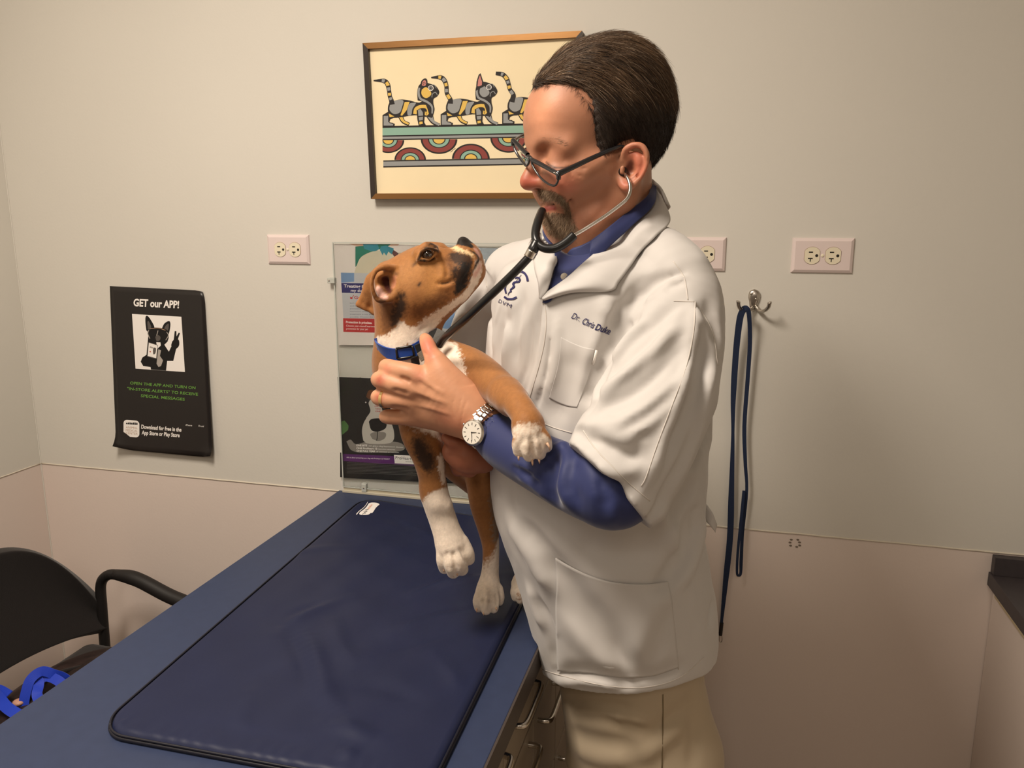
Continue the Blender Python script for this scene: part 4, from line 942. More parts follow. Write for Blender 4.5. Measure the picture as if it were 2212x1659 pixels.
cb = [sp([(900, 580, 26), (925, 575, 24), (860, 600, 20)], LTAN, .04, .004), sp([(945, 595, 14), (930, 625, 14)], LTAN, .03, .003),
    sp([(905, 672, 16), (935, 655, 13), (960, 640, 10)], TAN2, .016, .004), sp([(820, 640, 16), (838, 665, 20), (838, 695, 17), (836, 708, 13)], TAN2, .010, .003),  # first chain paints soft shading on the lower cheek
    # whites
    sp([(1034, 572, 11), (1030, 588, 14), (1020, 614, 14), (1004, 642, 14), (978, 660, 13), (950, 680, 16), (918, 712, 20), (890, 726, 20), (870, 712, 13)], WHT, .005, .003),
    sp([(868, 700, 8), (868, 722, 20), (850, 742, 22), (826, 742, 16), (816, 733, 7)], WHT, .005, .003),
    (hd((890, 800, FD - .04, 40), (915, 850, FD - .03, 56), (925, 920, FD - .03, 44), (960, 960, FD, 30)), WHT, .006, .003),
    sp([(966, 748, 20), (982, 785, 20), (1000, 818, 17), (1016, 850, 13), (1034, 872, 9)], WHT, .006, .004),
    sp([(978, 534, 7), (992, 541, 7), (1006, 546, 6), (1018, 552, 5)], srgb(226, 196, 150), .004, .002),
    sp([(982, 556, 14), (998, 560, 16), (1008, 564, 14), (1004, 584, 16), (998, 606, 13)], srgb(62, 42, 28), .008, .003), sp([(1003, 578, 12), (1001, 598, 11), (994, 618, 12), (990, 628, 9)], BLK, .007, .003), sp([(985, 585, 9), (982, 600, 6)], DKB, .012, .003),
    sp([(965, 560, 5), (972, 575, 5)], TAN2, .010, .002), sp([(930, 528, 6), (946, 536, 5), (918, 534, 5)], DKB, .008, .002),
    sp([(1028, 540, 5), (1035, 552, 5)], PNK, .004, .001), sp([(1036, 575, 5), (1026, 592, 6)], PNK, .012, .002), sp([(1016, 542, 1.5), (1026, 548, 2), (1034, 558, 3), (1029, 570, 3), (1022, 584, 1.5), (1014, 604, 1.5)], DKB, .003, .001),
    (hd((996, 521, FD, 16), (1008, 526, FD, 15), (1003, 522, FD + .01, 15)), BLK, .0015, .0004), sp([(990, 523, 7), (1004, 524, 10), (1016, 531, 7)], BLK, .002, .0004),
    sp([(904, 562, 3.5), (908, 552, 3), (912, 543, 3), (926, 536, 3), (942, 541, 3), (947, 546, 2), (936, 559, 2.5), (918, 563, 3), (904, 562, 3)], BLK, .004, .0008),
    sp([(898, 568, 3), (893, 574, 2)], DKB, .008, .001), sp([(948, 612, 2), (962, 612, 2.5), (976, 607, 2)], DKB, .003, .001), sp([(908, 612, 3), (904, 616, 3)], DKB, .005, .001),  # second chain paints shade into the mouth-corner fold
    # ears
    sp([(868, 640, 8), (866, 660, 13), (856, 684, 12), (850, 700, 8)], DKB, .012, .003), sp([(832, 602, 10), (838, 618, 10), (842, 630, 6)], srgb(84, 38, 28), .006, .001), sp([(816, 622, 5), (822, 634, 7), (832, 642, 5)], srgb(226, 176, 160), .006, .001),
    sp([(852, 600, 5), (850, 618, 6)], srgb(206, 140, 104), .006, .001), sp([(808, 602, 2), (820, 586, 3), (842, 586, 3), (856, 592, 3)], TAN2, .006, .001), sp([(822, 650, 4), (830, 651, 3)], DKB, .005, .001),
    # legs
    (hd((1140, 934, pF, 34), (1148, 964, pF, 50)), WHT, .004, .0013),
    sp([(905, 960, 16), (918, 990, 20), (925, 1005, 16)], DKB, .016, .004), sp([(952, 990, 9), (955, 1015, 9), (958, 1038, 8)], WHT, .006, .003),
    (hd((950, 1086, lF - .01, 36), (955, 1110, lF, 46), (975, 1170, lF, 60), (985, 1220, lF, 60)), WHT, .004, .0014),
    sp([(1064, 1070, 8), (1068, 1120, 7), (1070, 1165, 8)], srgb(140, 122, 104), .010, .004),
    (hd((1072, 1172, hF, 14), (1066, 1205, hF, 20), (1060, 1250, hF, 30), (1055, 1290, hF - .02, 52)), WHT, .005, .0014),
    sp([(1119, 960, 4)], srgb(196, 176, 156), .010, .001), sp([(1141, 970, 5)], srgb(190, 170, 150), .010, .001), sp([(1164, 964, 5)], srgb(190, 170, 150), .010, .001), sp([(974, 1222, 5), (996, 1218, 5)], srgb(200, 182, 164), .010, .001), sp([(1042, 1296, 4), (1056, 1300, 4)], srgb(190, 172, 154), .010, .001),  # grey knuckle blobs paint toe shading into the fur colour
    (hd((1130, 1240, gF, 40), (1125, 1285, gF, 50)), WHT, .006, .003),
]
col = paint(V, TAN, cb, 4)
v = vnoise(V, 45, 7)[:, None]; col = col * (0.86 + .28 * v) * (.93 + .14 * nz)
fine_n = vnoise(V * np.array([1, 1, .6]), 800, 9)[:, None]; col = np.clip(col * (.9 + .2 * fine_n), 0, 1)
clay_mesh('body', [(V, Q)], M_fur, dog, col)
dogbvh = bvh_of(V, Q)
# eye
M_eye = mat('dark_eye', (0.012, 0.007, 0.004), 0.04, spec=0.8, coat=1.0); M_sclera = mat('eye_rim', srgb(70, 52, 42), 0.1, coat=.8)
ec = P(924, 549, eF + .0065)
eb = MB().sphere(ec, 11.5 * mpp(ex, ey, eF), 28).build('eye', M_sclera, dog, smooth=True)
ic = ec - (ec - P(926, 549, .3)) / np.linalg.norm(ec - P(926, 549, .3)) * 3.6 * mpp(ex, ey, eF)
MB().sphere(ic, 9.2 * mpp(ex, ey, eF), 24).build('iris', M_eye, eb, smooth=True)
ec2 = P(940, 546, FD + .046); MB().sphere(ec2, .0055, 20).build('eye', M_eye, dog, smooth=True)
M_claw = mat('claw_horn', srgb(214, 176, 146), 0.35)
for rows in (((1121, 980, pF - .006, 4), (1120, 994, pF - .010, 2.6), (1121, 1001, pF - .006, .8)), ((1149, 990, pF - .010, 4), (1151, 1006, pF - .012, 2.6), (1151, 1012, pF - .008, .8)), ((1163, 988, pF - .008, 4), (1166, 1000, pF - .012, 2.6), (1166, 1007, pF - .008, .8)), ((1182, 958, pF - .010, 4), (1188, 968, pF - .014, 2.6), (1190, 978, pF - .012, .8)),
             ((960, 1226, lF - .02, 4), (958, 1234, lF - .024, 2.6), (961, 1240, lF - .02, .8)), ((976, 1236, lF - .026, 4), (980, 1246, lF - .030, 2.6), (982, 1251, lF - .026, .8)), ((986, 1234, lF - .026, 4), (988, 1243, lF - .030, 2.6), (989, 1248, lF - .026, .8)), ((1009, 1208, lF - .014, 4), (1012, 1216, lF - .018, 2.6), (1015, 1222, lF - .016, .8)),
             ((1030, 1314, hF - .042, 3), (1029, 1320, hF - .046, 2), (1030, 1327, hF - .044, .8)), ((1045, 1320, hF - .05, 3), (1044, 1328, hF - .054, 2), (1045, 1333, hF - .052, .8)), ((1071, 1312, hF - .044, 3), (1073, 1317, hF - .048, 2), (1074, 1321, hF - .046, .8)),
             ((1111, 1287, gF - .024, 3), (1110, 1293, gF - .028, .8)), ((1121, 1296, gF - .032, 3), (1121, 1303, gF - .034, .8))):
    r = seg_chain(CH(*rows), 8); r[:, :3] = r[0, :3] + (r[:, :3] - r[0, :3]) * .72; r[:, 3] *= .8; MB().tube(r[:, :3], list(r[:, 3]), 10).build('claw', M_claw, dog, smooth=True)
# ------------------------------------------------------------------ collar
M_col = mat('blue_nylon', srgb(22, 66, 150), 0.55, bump=.6, bscale=900, bdist=.0003, sheen=.3); M_blkp = mat('black_buckle', srgb(20, 19, 20), 0.3, spec=.6)
M_gry = mat('grey_webbing', srgb(96, 94, 90), 0.7, bump=.8, bscale=700, bdist=.0004); M_gst = mat('grey_striped_webbing', srgb(120, 110, 96), 0.6, bump=.8, bscale=900, stretch=(1, 6, 1))
dc = empty('dog_collar', P(862, 755, FD - .04), 'blue nylon collar with black buckle around the neck of the puppy', 'collar')
def snap(x, y, offm, F0=.9):
    r = ray(x, y); r = r / float(r @ FH); o_ = CAM + r * F0; h = dogbvh.ray_cast(Vector(o_), Vector(r))
    if h[0] is None: return None
    return np.array(h[0]) + np.array(h[1]) * offm
front = [snap(x, y, .0022) for x, y in ((816, 744), (822, 752), (832, 759), (846, 764), (862, 765), (880, 762), (898, 754), (916, 743), (934, 731), (945, 722))]
front = [p for p in front if p is not None]
nF = FD + .012; back = []
for t in np.linspace(0, 1, 7)[1:-1]:
    a, b_ = front[-1], front[0]; m_ = (a + b_) / 2; back.append(a + (b_ - a) * t + FH * .062 * math.sin(math.pi * t))
loop = cat_rom(front + back + [front[0]], 90); cen = loop.mean(0)
ax = np.array([.25, .1, -.96]); nn = [(p - cen) - ax * ((p - cen) @ ax) for p in loop]
b = MB(); b.ribbon(loop, nn, .0175, .0022); b.build('strap', M_col, dc)
def plate(pts, th, m, nm, par, F=None, bev=.0008):
    q = [P(*p) for p in pts]; n = np.cross(q[1] - q[0], q[2] - q[0]); n /= np.linalg.norm(n); n = n if n @ (CAM - q[0]) > 0 else -n; k = len(q)
    o = MB().add([p for p in q] + [p - n * th for p in q], [tuple(range(k)), tuple(range(k, 2 * k))[::-1]] + [(i, i + k, (i + 1) % k + k, (i + 1) % k) for i in range(k)]).build(nm, m, par)
    if bev: md = o.modifiers.new('b', 'BEVEL'); md.width = bev; md.segments = 2
    return o
sF = FD - .052
sl = MB()
for pts in (((858, 752), (860, 774)), ((890, 746), (894, 768)), ((858, 752), (890, 746)), ((860, 774), (894, 768))):
    sl.tube([(lambda q: q if q is not None else P(x, y, sF))(snap(x, y, .0045)) for x, y in cat_rom(np.array(pts, float), 5)], .0016, 8)
sl.build('slide_buckle', M_blkp, dc, smooth=True)
plate([(894, 746, sF), (918, 736, sF - .004), (925, 752, sF - .006), (902, 766, sF - .004)], .006, M_blkp, 'side_release_buckle', dc)
plate([(900, 764, sF - .004), (920, 750, sF - .008), (930, 768, sF - .010), (910, 782, sF - .006)], .003, M_gst, 'webbing_end', dc)
plate([(886, 774, sF - .002), (902, 768, sF - .006), (906, 788, sF - .006), (890, 792, sF - .004)], .003, M_blkp, 'clip', dc)
plate([(945, 709, FD - .05), (960, 716, FD - .052), (962, 727, FD - .054), (949, 750, FD - .056), (934, 733, FD - .054)], .003, M_gry, 'webbing_loop', dc)
plate([(926, 717, FD - .036), (945, 709, FD - .04), (938, 734, FD - .044), (928, 730, FD - .04)], .003, M_blkp, 'buckle_end', dc)
# ------------------------------------------------------------------ the person
person = empty('person', P(1370, 1500, 1.10) * np.array([1, 1, 0]), 'man in white coat, blue shirt and glasses, smiling down at the puppy he holds', 'person')
SK = srgb(178, 124, 96); SKR = srgb(176, 92, 72); SKD = srgb(150, 98, 72)
M_skin = mat('skin', SK, 0.48, spec=0.4, bump=0.18, bscale=420, bdist=.0006, attr='Col', sss=.10)
M_coatm = mat('white_twill', srgb(200, 196, 192), 0.72, spec=0.25, bump=.10, bscale=1400, bdist=.0003, sheen=.15)
M_seam = mat('coat_stitching', srgb(205, 198, 190), 0.8)
M_shirt = mat('blue_cotton', srgb(44, 52, 96), 0.6, spec=0.35, bump=.12, bscale=1500, bdist=.0003, sheen=.3)
M_khaki = mat('khaki_twill', srgb(180, 164, 140), 0.75, spec=0.25, bump=.2, bscale=1200, bdist=.0003, sheen=.1)
ax1 = RV * .52 - FH * .85; ax2 = -RV * .85 - FH * .52
def rows_sec(rows, q):
    out = []
    for y, L, R, F in rows:
        xc = (L + R) / 2; c = P(xc, y, F); W = (R - L) / 2 * mpp(xc, y, F); b_ = W / math.sqrt((q * .52) ** 2 + .85 ** 2); out.append((c[2], c[0], c[1], q * b_, b_))
    return out
def bounds(pts, m): p = np.array([q[:3] for q in pts]); return p.min(0) - m, p.max(0) + m
def cuff_cut(cl, p0, n, reach, c, rad):
    """trim a sleeve end only (leave the rest of the garment alone)"""
    sl, (X, Y, Z) = cl.win(np.array(c) - rad, np.array(c) + rad); n = n / np.linalg.norm(n)
    q = (X - f32(p0[0])) * f32(n[0]) + (Y - f32(p0[1])) * f32(n[1]) + (Z - f32(p0[2])) * f32(n[2])
    return sl, q.astype(f32)
# ---- sleeves are modelled in a clay of their own, then merged with the coat
coat_rows = [(530, 1240, 1400, 1.11), (560, 1130, 1455, 1.10), (600, 1085, 1490, 1.10), (700, 1066, 1510, 1.10), (800, 1060, 1520, 1.10), (900, 1060, 1500, 1.10), (1000, 1066, 1500, 1.10),
             (1105, 1074, 1492, 1.10), (1164, 1090, 1500, 1.10), (1226, 1112, 1512, 1.10), (1289, 1130, 1522, 1.10), (1355, 1150, 1526, 1.10), (1410, 1166, 1518, 1.10), (1475, 1180, 1506, 1.10), (1540, 1188, 1500, 1.10)]
secs = rows_sec(coat_rows, 1.22)
HC = .0030
lo = (-.47, .76, .80); hi = (.10, 1.42, 1.60)
K1 = Clay(lo, hi, HC)
K1.stack(secs, ax1, ax2, .02, 2.3)
K1.cone(CH((1305, 560, 1.12, 70), (1300, 600, 1.10, 110)), .03)
K1.cone(CH((1375, 540, 1.07, 46), (1420, 548, 1.03, 60), (1462, 590, .985, 70), (1478, 640, .975, 72)), .03)      # near shoulder
K1.cone(CH((1230, 560, 1.17, 50), (1170, 575, 1.20, 64), (1128, 606, 1.24, 80)), .03)
K1.cone(CH((1484, 640, 1.06, 72), (1492, 720, 1.08, 60), (1488, 820, 1.10, 50), (1490, 940, 1.10, 44)), .03)
# far sleeve
K1.cone(CH((1124, 610, 1.25, 82), (1072, 690, 1.25, 80), (1045, 740, 1.24, 80), (1010, 830, 1.21, 74)), .015)
# near sleeve
SL = Clay(lo, (.10, 1.15, 1.52), HC)
SL.cone(CH((1470, 610, .985, 70), (1480, 660, .965, 84), (1457, 745, .94, 106), (1420, 835, .915, 121), (1372, 930, .893, 119), (1330, 1005, .878, 113), (1290, 1080, .87, 110)), .01)
SL.cone(CH((1440, 860, .90, 100), (1395, 975, .885, 100), (1352, 1062, .875, 90)), .02)
n_cuff = -RV * .70 + CD * .66 - CF * .10; cp = P(1322, 1032, .80)
n_c2 = n_cuff / np.linalg.norm(n_cuff)
SL.plane(cp, n_cuff)
K1.comb((slice(0, SL.n[0]), slice(0, SL.n[1]), slice(0, SL.n[2])), SL.d, 'u', .004)
K1.cone(CH((1312, 1052, .882, 74), (1262, 1112, .874, 80)), .004, 's')
#K1.comb(*(lambda w: (w[0], np.maximum(-.05 + 0 * w[1][0] * w[1][1] * w[1][2], 1).astype(f32)))(K1.win((0, 0, 0), (0, 0, 0))), 'u', 0) if False else None
# hem
h0, h1, h2 = P(1367, 1507, .945), P(1169, 1467, 1.08), P(1545, 1404, 1.10)
nh = np.cross(h1 - h0, h2 - h0); nh = nh if nh[2] < 0 else -nh
K1.plane(h0, nh)
_w = K1.win((-.6, .7, .7), (-.20, 1.5, .93)); K1.comb(_w[0], np.maximum(_w[1][0] + f32(.238) + 0 * _w[1][1], _w[1][2] - f32(.906)).astype(f32), 's', 0)
inner = [(z - .0, x, y, a - .026, b_ - .026) for z, x, y, a, b_ in secs if z < .99]
K1.stack(inner, ax1, ax2, .006, 2.3, 's')
# drape: broad then fine folds
S = K1.sfold
for pts, w_, h_ in [
    # sleeve: pull lines from shoulder to elbow
    ([(1460, 665), (1400, 720), (1340, 775), (1300, 812)], .014, -.009), ([(1470, 690), (1415, 760), (1350, 815), (1290, 860)], .010, .007),
    ([(1490, 740), (1440, 800), (1370, 855), (1290, 905)], .014, -.010), ([(1485, 800), (1430, 850), (1350, 905), (1270, 930)], .011, .008),
    ([(1470, 700), (1420, 745), (1380, 790)], .007, -.004), ([(1502, 660), (1494, 760), (1470, 860), (1428, 970), (1396, 1050)], .007, .009), ([(1525, 720), (1512, 810), (1482, 900), (1440, 990)], .014, -.009),
     ([(1478, 672), (1440, 705), (1390, 745), (1345, 790)], .0055, .005), ([(1480, 715), (1430, 765), (1370, 812), (1320, 850)], .006, -.006), ([(1484, 765), (1440, 815), (1375, 868), (1300, 902)], .0055, .005), ([(1470, 830), (1420, 880), (1350, 925)], .006, -.005), ([(1450, 870), (1400, 915), (1350, 945)], .006, .004),
     ([(1243, 930), (1260, 934), (1282, 940)], .005, -.012), ([(1340, 690), (1322, 760), (1296, 830), (1272, 890)], .005, -.009), ([(1400, 640), (1370, 662), (1345, 700)], .005, -.005), ([(1412, 640), (1384, 665), (1360, 705)], .005, .004),
     ([(1150, 700), (1138, 780), (1112, 860)], .004, -.003), ([(1194, 700), (1190, 760), (1176, 830), (1150, 900)], .004, -.003), ([(1208, 690), (1206, 760), (1190, 840)], .004, .003), ([(1090, 640), (1072, 700), (1066, 760)], .004, .003),
    ([(1262, 940), (1300, 965), (1350, 985), (1385, 975)], .012, -.014), ([(1262, 965), (1310, 990), (1360, 1005), (1390, 990), (1400, 950)], .008, .009),
    ([(1248, 925), (1290, 935), (1340, 950), (1380, 960)], .007, .006), ([(1385, 930), (1402, 965), (1385, 1000)], .008, -.004),
    ([(1285, 1030), (1330, 1050), (1370, 1050)], .012, -.005), ([(1300, 1000), (1340, 1030)], .007, .003),
    ([(1520, 760), (1505, 850), (1470, 930)], .010, -.005), ([(1545, 730), (1535, 800), (1515, 870)], .007, .004),
    # shoulder and back
    ([(1360, 650), (1400, 612), (1450, 590)], .008, -.007), ([(1372, 640), (1410, 602), (1460, 582)], .006, .005), ([(1330, 700), (1345, 670), (1375, 640), (1400, 622)], .006, -.006),
    ([(1440, 625), (1470, 612)], .005, -.003), ([(1445, 610), (1475, 600)], .004, .003), ([(1448, 600), (1478, 590)], .004, -.002),
    ([(1530, 650), (1548, 720), (1545, 790)], .008, -.005), ([(1515, 690), (1535, 760), (1535, 840)], .006, .004), ([(1505, 670), (1520, 700)], .004, .003), ([(1510, 655), (1528, 688)], .004, -.003),
    # chest
    ([(1335, 660), (1318, 730), (1290, 800), (1268, 880)], .010, -.010), ([(1318, 650), (1300, 720), (1278, 780)], .009, .006), ([(1320, 760), (1350, 710), (1375, 685)], .007, -.006), ([(1326, 775), (1358, 730), (1390, 700)], .006, .005),
    ([(1180, 655), (1176, 720), (1150, 820), (1120, 900)], .008, .004), ([(1168, 660), (1160, 730), (1136, 830), (1100, 900)], .006, -.005), ([(1100, 660), (1080, 740), (1075, 820)], .008, -.005), ([(1112, 640), (1100, 700), (1090, 800)], .008, .004),
    ([(1130, 640), (1118, 700), (1112, 780)], .006, -.003), ([(1240, 770), (1220, 840), (1200, 910)], .014, -.005), ([(1200, 700), (1190, 780), (1170, 860)], .012, .003),
    # far sleeve
    ([(1050, 590), (1030, 650), (1000, 700)], .008, -.006), ([(1062, 600), (1058, 660), (1060, 760)], .006, -.010), ([(1035, 620), (1010, 670)], .007, .004),
    # skirt of the coat
    ([(1200, 1215), (1260, 1310), (1330, 1400), (1360, 1440)], .020, -.009), ([(1215, 1330), (1280, 1400), (1340, 1450)], .012, .005), ([(1430, 1270), (1400, 1350), (1375, 1430)], .018, .008), ([(1445, 1310), (1425, 1370), (1400, 1440)], .012, -.006),
    ([(1100, 1120), (1150, 1200), (1190, 1270)], .016, .006), ([(1130, 1130), (1180, 1190), (1220, 1250)], .014, -.005), ([(1160, 1290), (1190, 1370), (1200, 1440)], .010, -.006), ([(1145, 1270), (1170, 1350)], .010, .005),
    ([(1200, 1455), (1260, 1452), (1320, 1462), (1360, 1475)], .008, -.013), ([(1205, 1470), (1270, 1470), (1330, 1480)], .007, .006), ([(1380, 1462), (1420, 1460), (1470, 1440)], .009, -.007),
    ([(1490, 1110), (1480, 1180), (1450, 1240), (1420, 1280)], .013, -.008), ([(1520, 1120), (1500, 1200), (1470, 1260)], .010, .006), ([(1505, 1100), (1500, 1150)], .007, -.005), ([(1535, 1170), (1545, 1260), (1535, 1350)], .008, -.004), ([(1500, 1000), (1530, 930)], .012, -.012), ([(1450, 1130), (1470, 1090), (1500, 1040)], .012, -.008),
    ([(1402, 1126), (1430, 1080), (1452, 1040), (1484, 980), (1512, 910)], .0065, -.012), ([(1250, 1180), (1330, 1200), (1420, 1190)], .02, -.004), ([(1410, 1090), (1450, 1150), (1460, 1230)], .010, .005)]: S(pts, w_, h_ * 2.0)
cV, cQ = K1.skin(1)
ctr_ = np.array([P(1340, 900, 1.08)[0], P(1340, 900, 1.08)[1]]); rad_ = cV.copy(); rad_[:, :2] -= ctr_; rad_[:, 2] = 0; rad_ /= np.linalg.norm(rad_, axis=1, keepdims=True) + 1e-6
cV = cV + rad_ * ((vnoise(cV * np.array([1, 1, .45]), 26, 5) - .5) * .0050 + (vnoise(cV * np.array([1, 1, .6]), 62, 6) - .5) * .0020)[:, None]
coat = clay_mesh('lab_coat', [(cV, cQ)], M_coatm, person)
cbvh = bvh_of(cV, cQ)
def csn(x, y, off=.002, F0=.55, fall=1.1, bv=None):
    r = ray(x, y); r = r / float(r @ FH); h = (bv or cbvh).ray_cast(Vector(CAM + r * F0), Vector(r))
    if h[0] is None or (h[3] * float((r / np.linalg.norm(r)) @ FH) + F0 if h[3] else 0) > 1.45: return P(x, y, fall)
    n = np.array(h[1]); n = n if n @ r < 0 else -n
    return np.array(h[0]) + n * off
def line(name, pts, r, m, par, off=.0, n=None, bv=None, flat=None):
    q = [csn(x, y, off, bv=bv) for x, y in cat_rom(np.array(pts, float), n or len(pts) * 8)]; q = np.array(q)
    for _ in range(2): q[1:-1] = q[1:-1] * .5 + .25 * (q[:-2] + q[2:])
    b = MB(); b.tube(q, r, 6); return b.build(name, m, par, smooth=True)
# seams
for nm, pts in (('shoulder_seam', [(1455, 565), (1478, 600), (1486, 648)]), ('sleeve_seam', [(1455, 650), (1500, 652)]), ('sleeve_seam', [(1502, 652), (1498, 720), (1480, 800), (1450, 880), (1420, 960), (1396, 1030), (1385, 1050)]),
                ('sleeve_hem', [(1260, 930), (1285, 968), (1320, 1005), (1360, 1045), (1404, 1082)]), ('front_placket', [(1177, 655), (1180, 700), (1172, 760), (1150, 840), (1130, 900), (1118, 940)]),
                ('side_seam', [(1441, 1258), (1455, 1340), (1466, 1446)]), ('back_seam', [(1500, 652), (1515, 672), (1540, 720), (1550, 790)]), ('far_sleeve_seam', [(1046, 560), (1048, 590), (1052, 620)]),
                ('front_seam', [(1168, 912), (1200, 925), (1235, 935)])):
    line(nm, pts, .0007, M_seam, coat, .0001)
line('hem_seam', [(1172, 1446), (1215, 1460), (1290, 1478), (1365, 1486), (1430, 1478), (1480, 1456), (1520, 1420)], .0007, M_seam, coat, .0001)
# collar and lapels
def crow(pts, off): return [csn(x, y, o_) for (x, y), o_ in zip(pts, off if hasattr(off, '__len__') else [off] * len(pts))]
inn_ = [(1413, 400), (1410, 440), (1366, 484), (1322, 524), (1286, 557), (1257, 582), (1230, 604), (1188, 634), (1177, 648)]
out_ = [(1432, 430), (1447, 478), (1418, 516), (1388, 548), (1362, 580), (1336, 612), (1318, 631), (1240, 632), (1180, 650)]
Fi = [1.10, 1.055, 1.035, 1.02, 1.01, 1.005, 1.003, 1.01, 1.015]
Wi = [P(x, y, min(F, 9)) for (x, y), F in zip(inn_, Fi)]
def near_or(x, y, off, F):
    q = csn(x, y, off); return q if (q - CAM) @ FH < F + .03 and (q - CAM) @ FH > F - .09 else P(x, y, F)
Fo = [1.06, 1.03, 1.0, .99, .985, .98, .975, .985, 1.0]
ri = [near_or(x, y, .006, F) for (x, y), F in zip(inn_, Fi)]
ro = [near_or(x, y, .004, F) for (x, y), F in zip(out_, Fo)]
rm = [(a + b_) / 2 + (CAM - a) / np.linalg.norm(CAM - a) * .008 for a, b_ in zip(ri, ro)]
sheet('collar', [ri, rm, ro], 60, 14, .0022, M_coatm, coat, world=True)
fi_ = [(1168, 505), (1176, 528), (1192, 545), (1207, 570), (1201, 590), (1190, 628), (1176, 650)]; fo_ = [(1157, 500), (1148, 530), (1145, 556), (1155, 570), (1162, 592), (1171, 616), (1174, 648)]
ri = [csn(x, y, .007, fall=1.08) for x, y in fi_]; ro = [csn(x, y, .006, fall=1.08) for x, y in fo_]; rm = [(a + b_) / 2 + (CAM - a) * .004 for a, b_ in zip(ri, ro)]
sheet('collar', [ri, rm, ro], 40, 8, .0022, M_coatm, coat, world=True)
# collar stand going round the back of the neck
st = [P(1413, 398, 1.085), P(1408, 388, 1.12), P(1390, 392, 1.165), P(1340, 425, 1.19), P(1270, 470, 1.18), P(1200, 500, 1.15)]; sb_ = [P(1440, 440, 1.06), P(1446, 450, 1.12), P(1420, 470, 1.19), P(1350, 500, 1.22), P(1260, 520, 1.20), P(1170, 520, 1.16)]
sheet('collar_back', [st, [(a + b_) / 2 + np.array([0, 0, .006]) for a, b_ in zip(st, sb_)], sb_], 40, 8, .0022, M_coatm, coat, world=True)
# pockets
def patch(name, grid, off, m, par, th=.0016, bulge=0.0):
    R_ = [cat_rom(np.array(r, float), 30) for r in grid]; G_ = np.array([cat_rom([q[j] for q in R_], 24) for j in range(30)]); W_ = np.array([[csn(x, y, off) for x, y in r] for r in G_])
    for _ in range(3): W_[1:-1, 1:-1] = .4 * W_[1:-1, 1:-1] + .15 * (W_[:-2, 1:-1] + W_[2:, 1:-1] + W_[1:-1, :-2] + W_[1:-1, 2:])
    W_ = W_ + (CAM - W_) * .0006
    return sheet(name, list(np.transpose(W_, (1, 0, 2))), 60, 47, th, m, par, world=True)
pk = patch('hip_pocket', [[(1202, 1203), (1245, 1228), (1286, 1246), (1330, 1257), (1389, 1261), (1441, 1257)], [(1203, 1290), (1250, 1300), (1300, 1310), (1350, 1315), (1400, 1315), (1450, 1310)],
                      [(1205, 1380), (1255, 1385), (1305, 1390), (1355, 1392), (1405, 1390), (1458, 1382)], [(1207, 1448), (1260, 1452), (1310, 1458), (1360, 1462), (1410, 1458), (1464, 1440)]], .0022, M_coatm, coat)
patch('chest_pocket', [[(1212, 728), (1236, 740), (1262, 750), (1284, 754)], [(1205, 790), (1228, 800), (1252, 808), (1272, 812)], [(1186, 860), (1205, 870), (1228, 878), (1246, 880)]], .0001, M_coatm, coat, .0005)
b = MB(); b.tube([csn(1287, 756, .002), csn(1283, 772, .002), csn(1280, 786, .001)], .0016, 8); b.build('pen', mat('white_pen', srgb(240, 235, 228), .35), coat, smooth=True)
# vent flap at the back
sheet('back_vent', [[(1522, 1085, 1.08), (1540, 1110, 1.07), (1549, 1135, 1.07)], [(1520, 1120, 1.08), (1534, 1135, 1.07), (1545, 1150, 1.075)]], 12, 6, .002, M_coatm, coat)
# embroidery
I_navy = mat('navy_thread', srgb(34, 32, 84), 0.6, bump=.5, bscale=1500)
emb = Art(lambda x, y, l: csn(x, y, .0009))
# sleeve surface lies nearer than the chest at the last letters, as in the photo the name runs under the fold
emb.text('Dr.', (1234, 687), (1251, 694), 14, 0, bold=0, shear=.2); emb.text('Chris', (1257, 699), (1282, 710), 15, 0, bold=.012, shear=.2); emb.text('Duke', (1285, 712), (1316, 723), 15, 0, bold=.018, shear=.2)
emb.build('name_embroidery', [I_navy], coat)
emb = Art(lambda x, y, l: csn(x, y, .0009, fall=1.1))
emb.stroke([(1118, 589), (1126, 587), (1134, 591), (1139, 599), (1141, 608)], 4.6, 0); emb.stroke([(1096, 611), (1092, 622), (1094, 634)], 3.6, 0); emb.stroke([(1090, 641), (1098, 646), (1108, 646), (1117, 642)], 4.2, 0)
emb.stroke([(1113, 601), (1120, 600), (1124, 604), (1121, 609), (1113, 610), (1109, 614), (1112, 619), (1108, 623), (1104, 626), (1105, 630), (1101, 632), (1098, 638)], [3.5, 3.8, 3.5, 3, 1.2], 0, 50); emb.stroke([(1127, 594), (1113, 612), (1099, 636)], 1.0, 0)
emb.text('D', (1077, 653), (1083, 656), 8, 0); emb.text('V', (1085, 657), (1093, 660), 8, 0); emb.text('M', (1095, 661), (1104, 665), 8, 0)
emb.build('emblem_embroidery', [I_navy], coat)

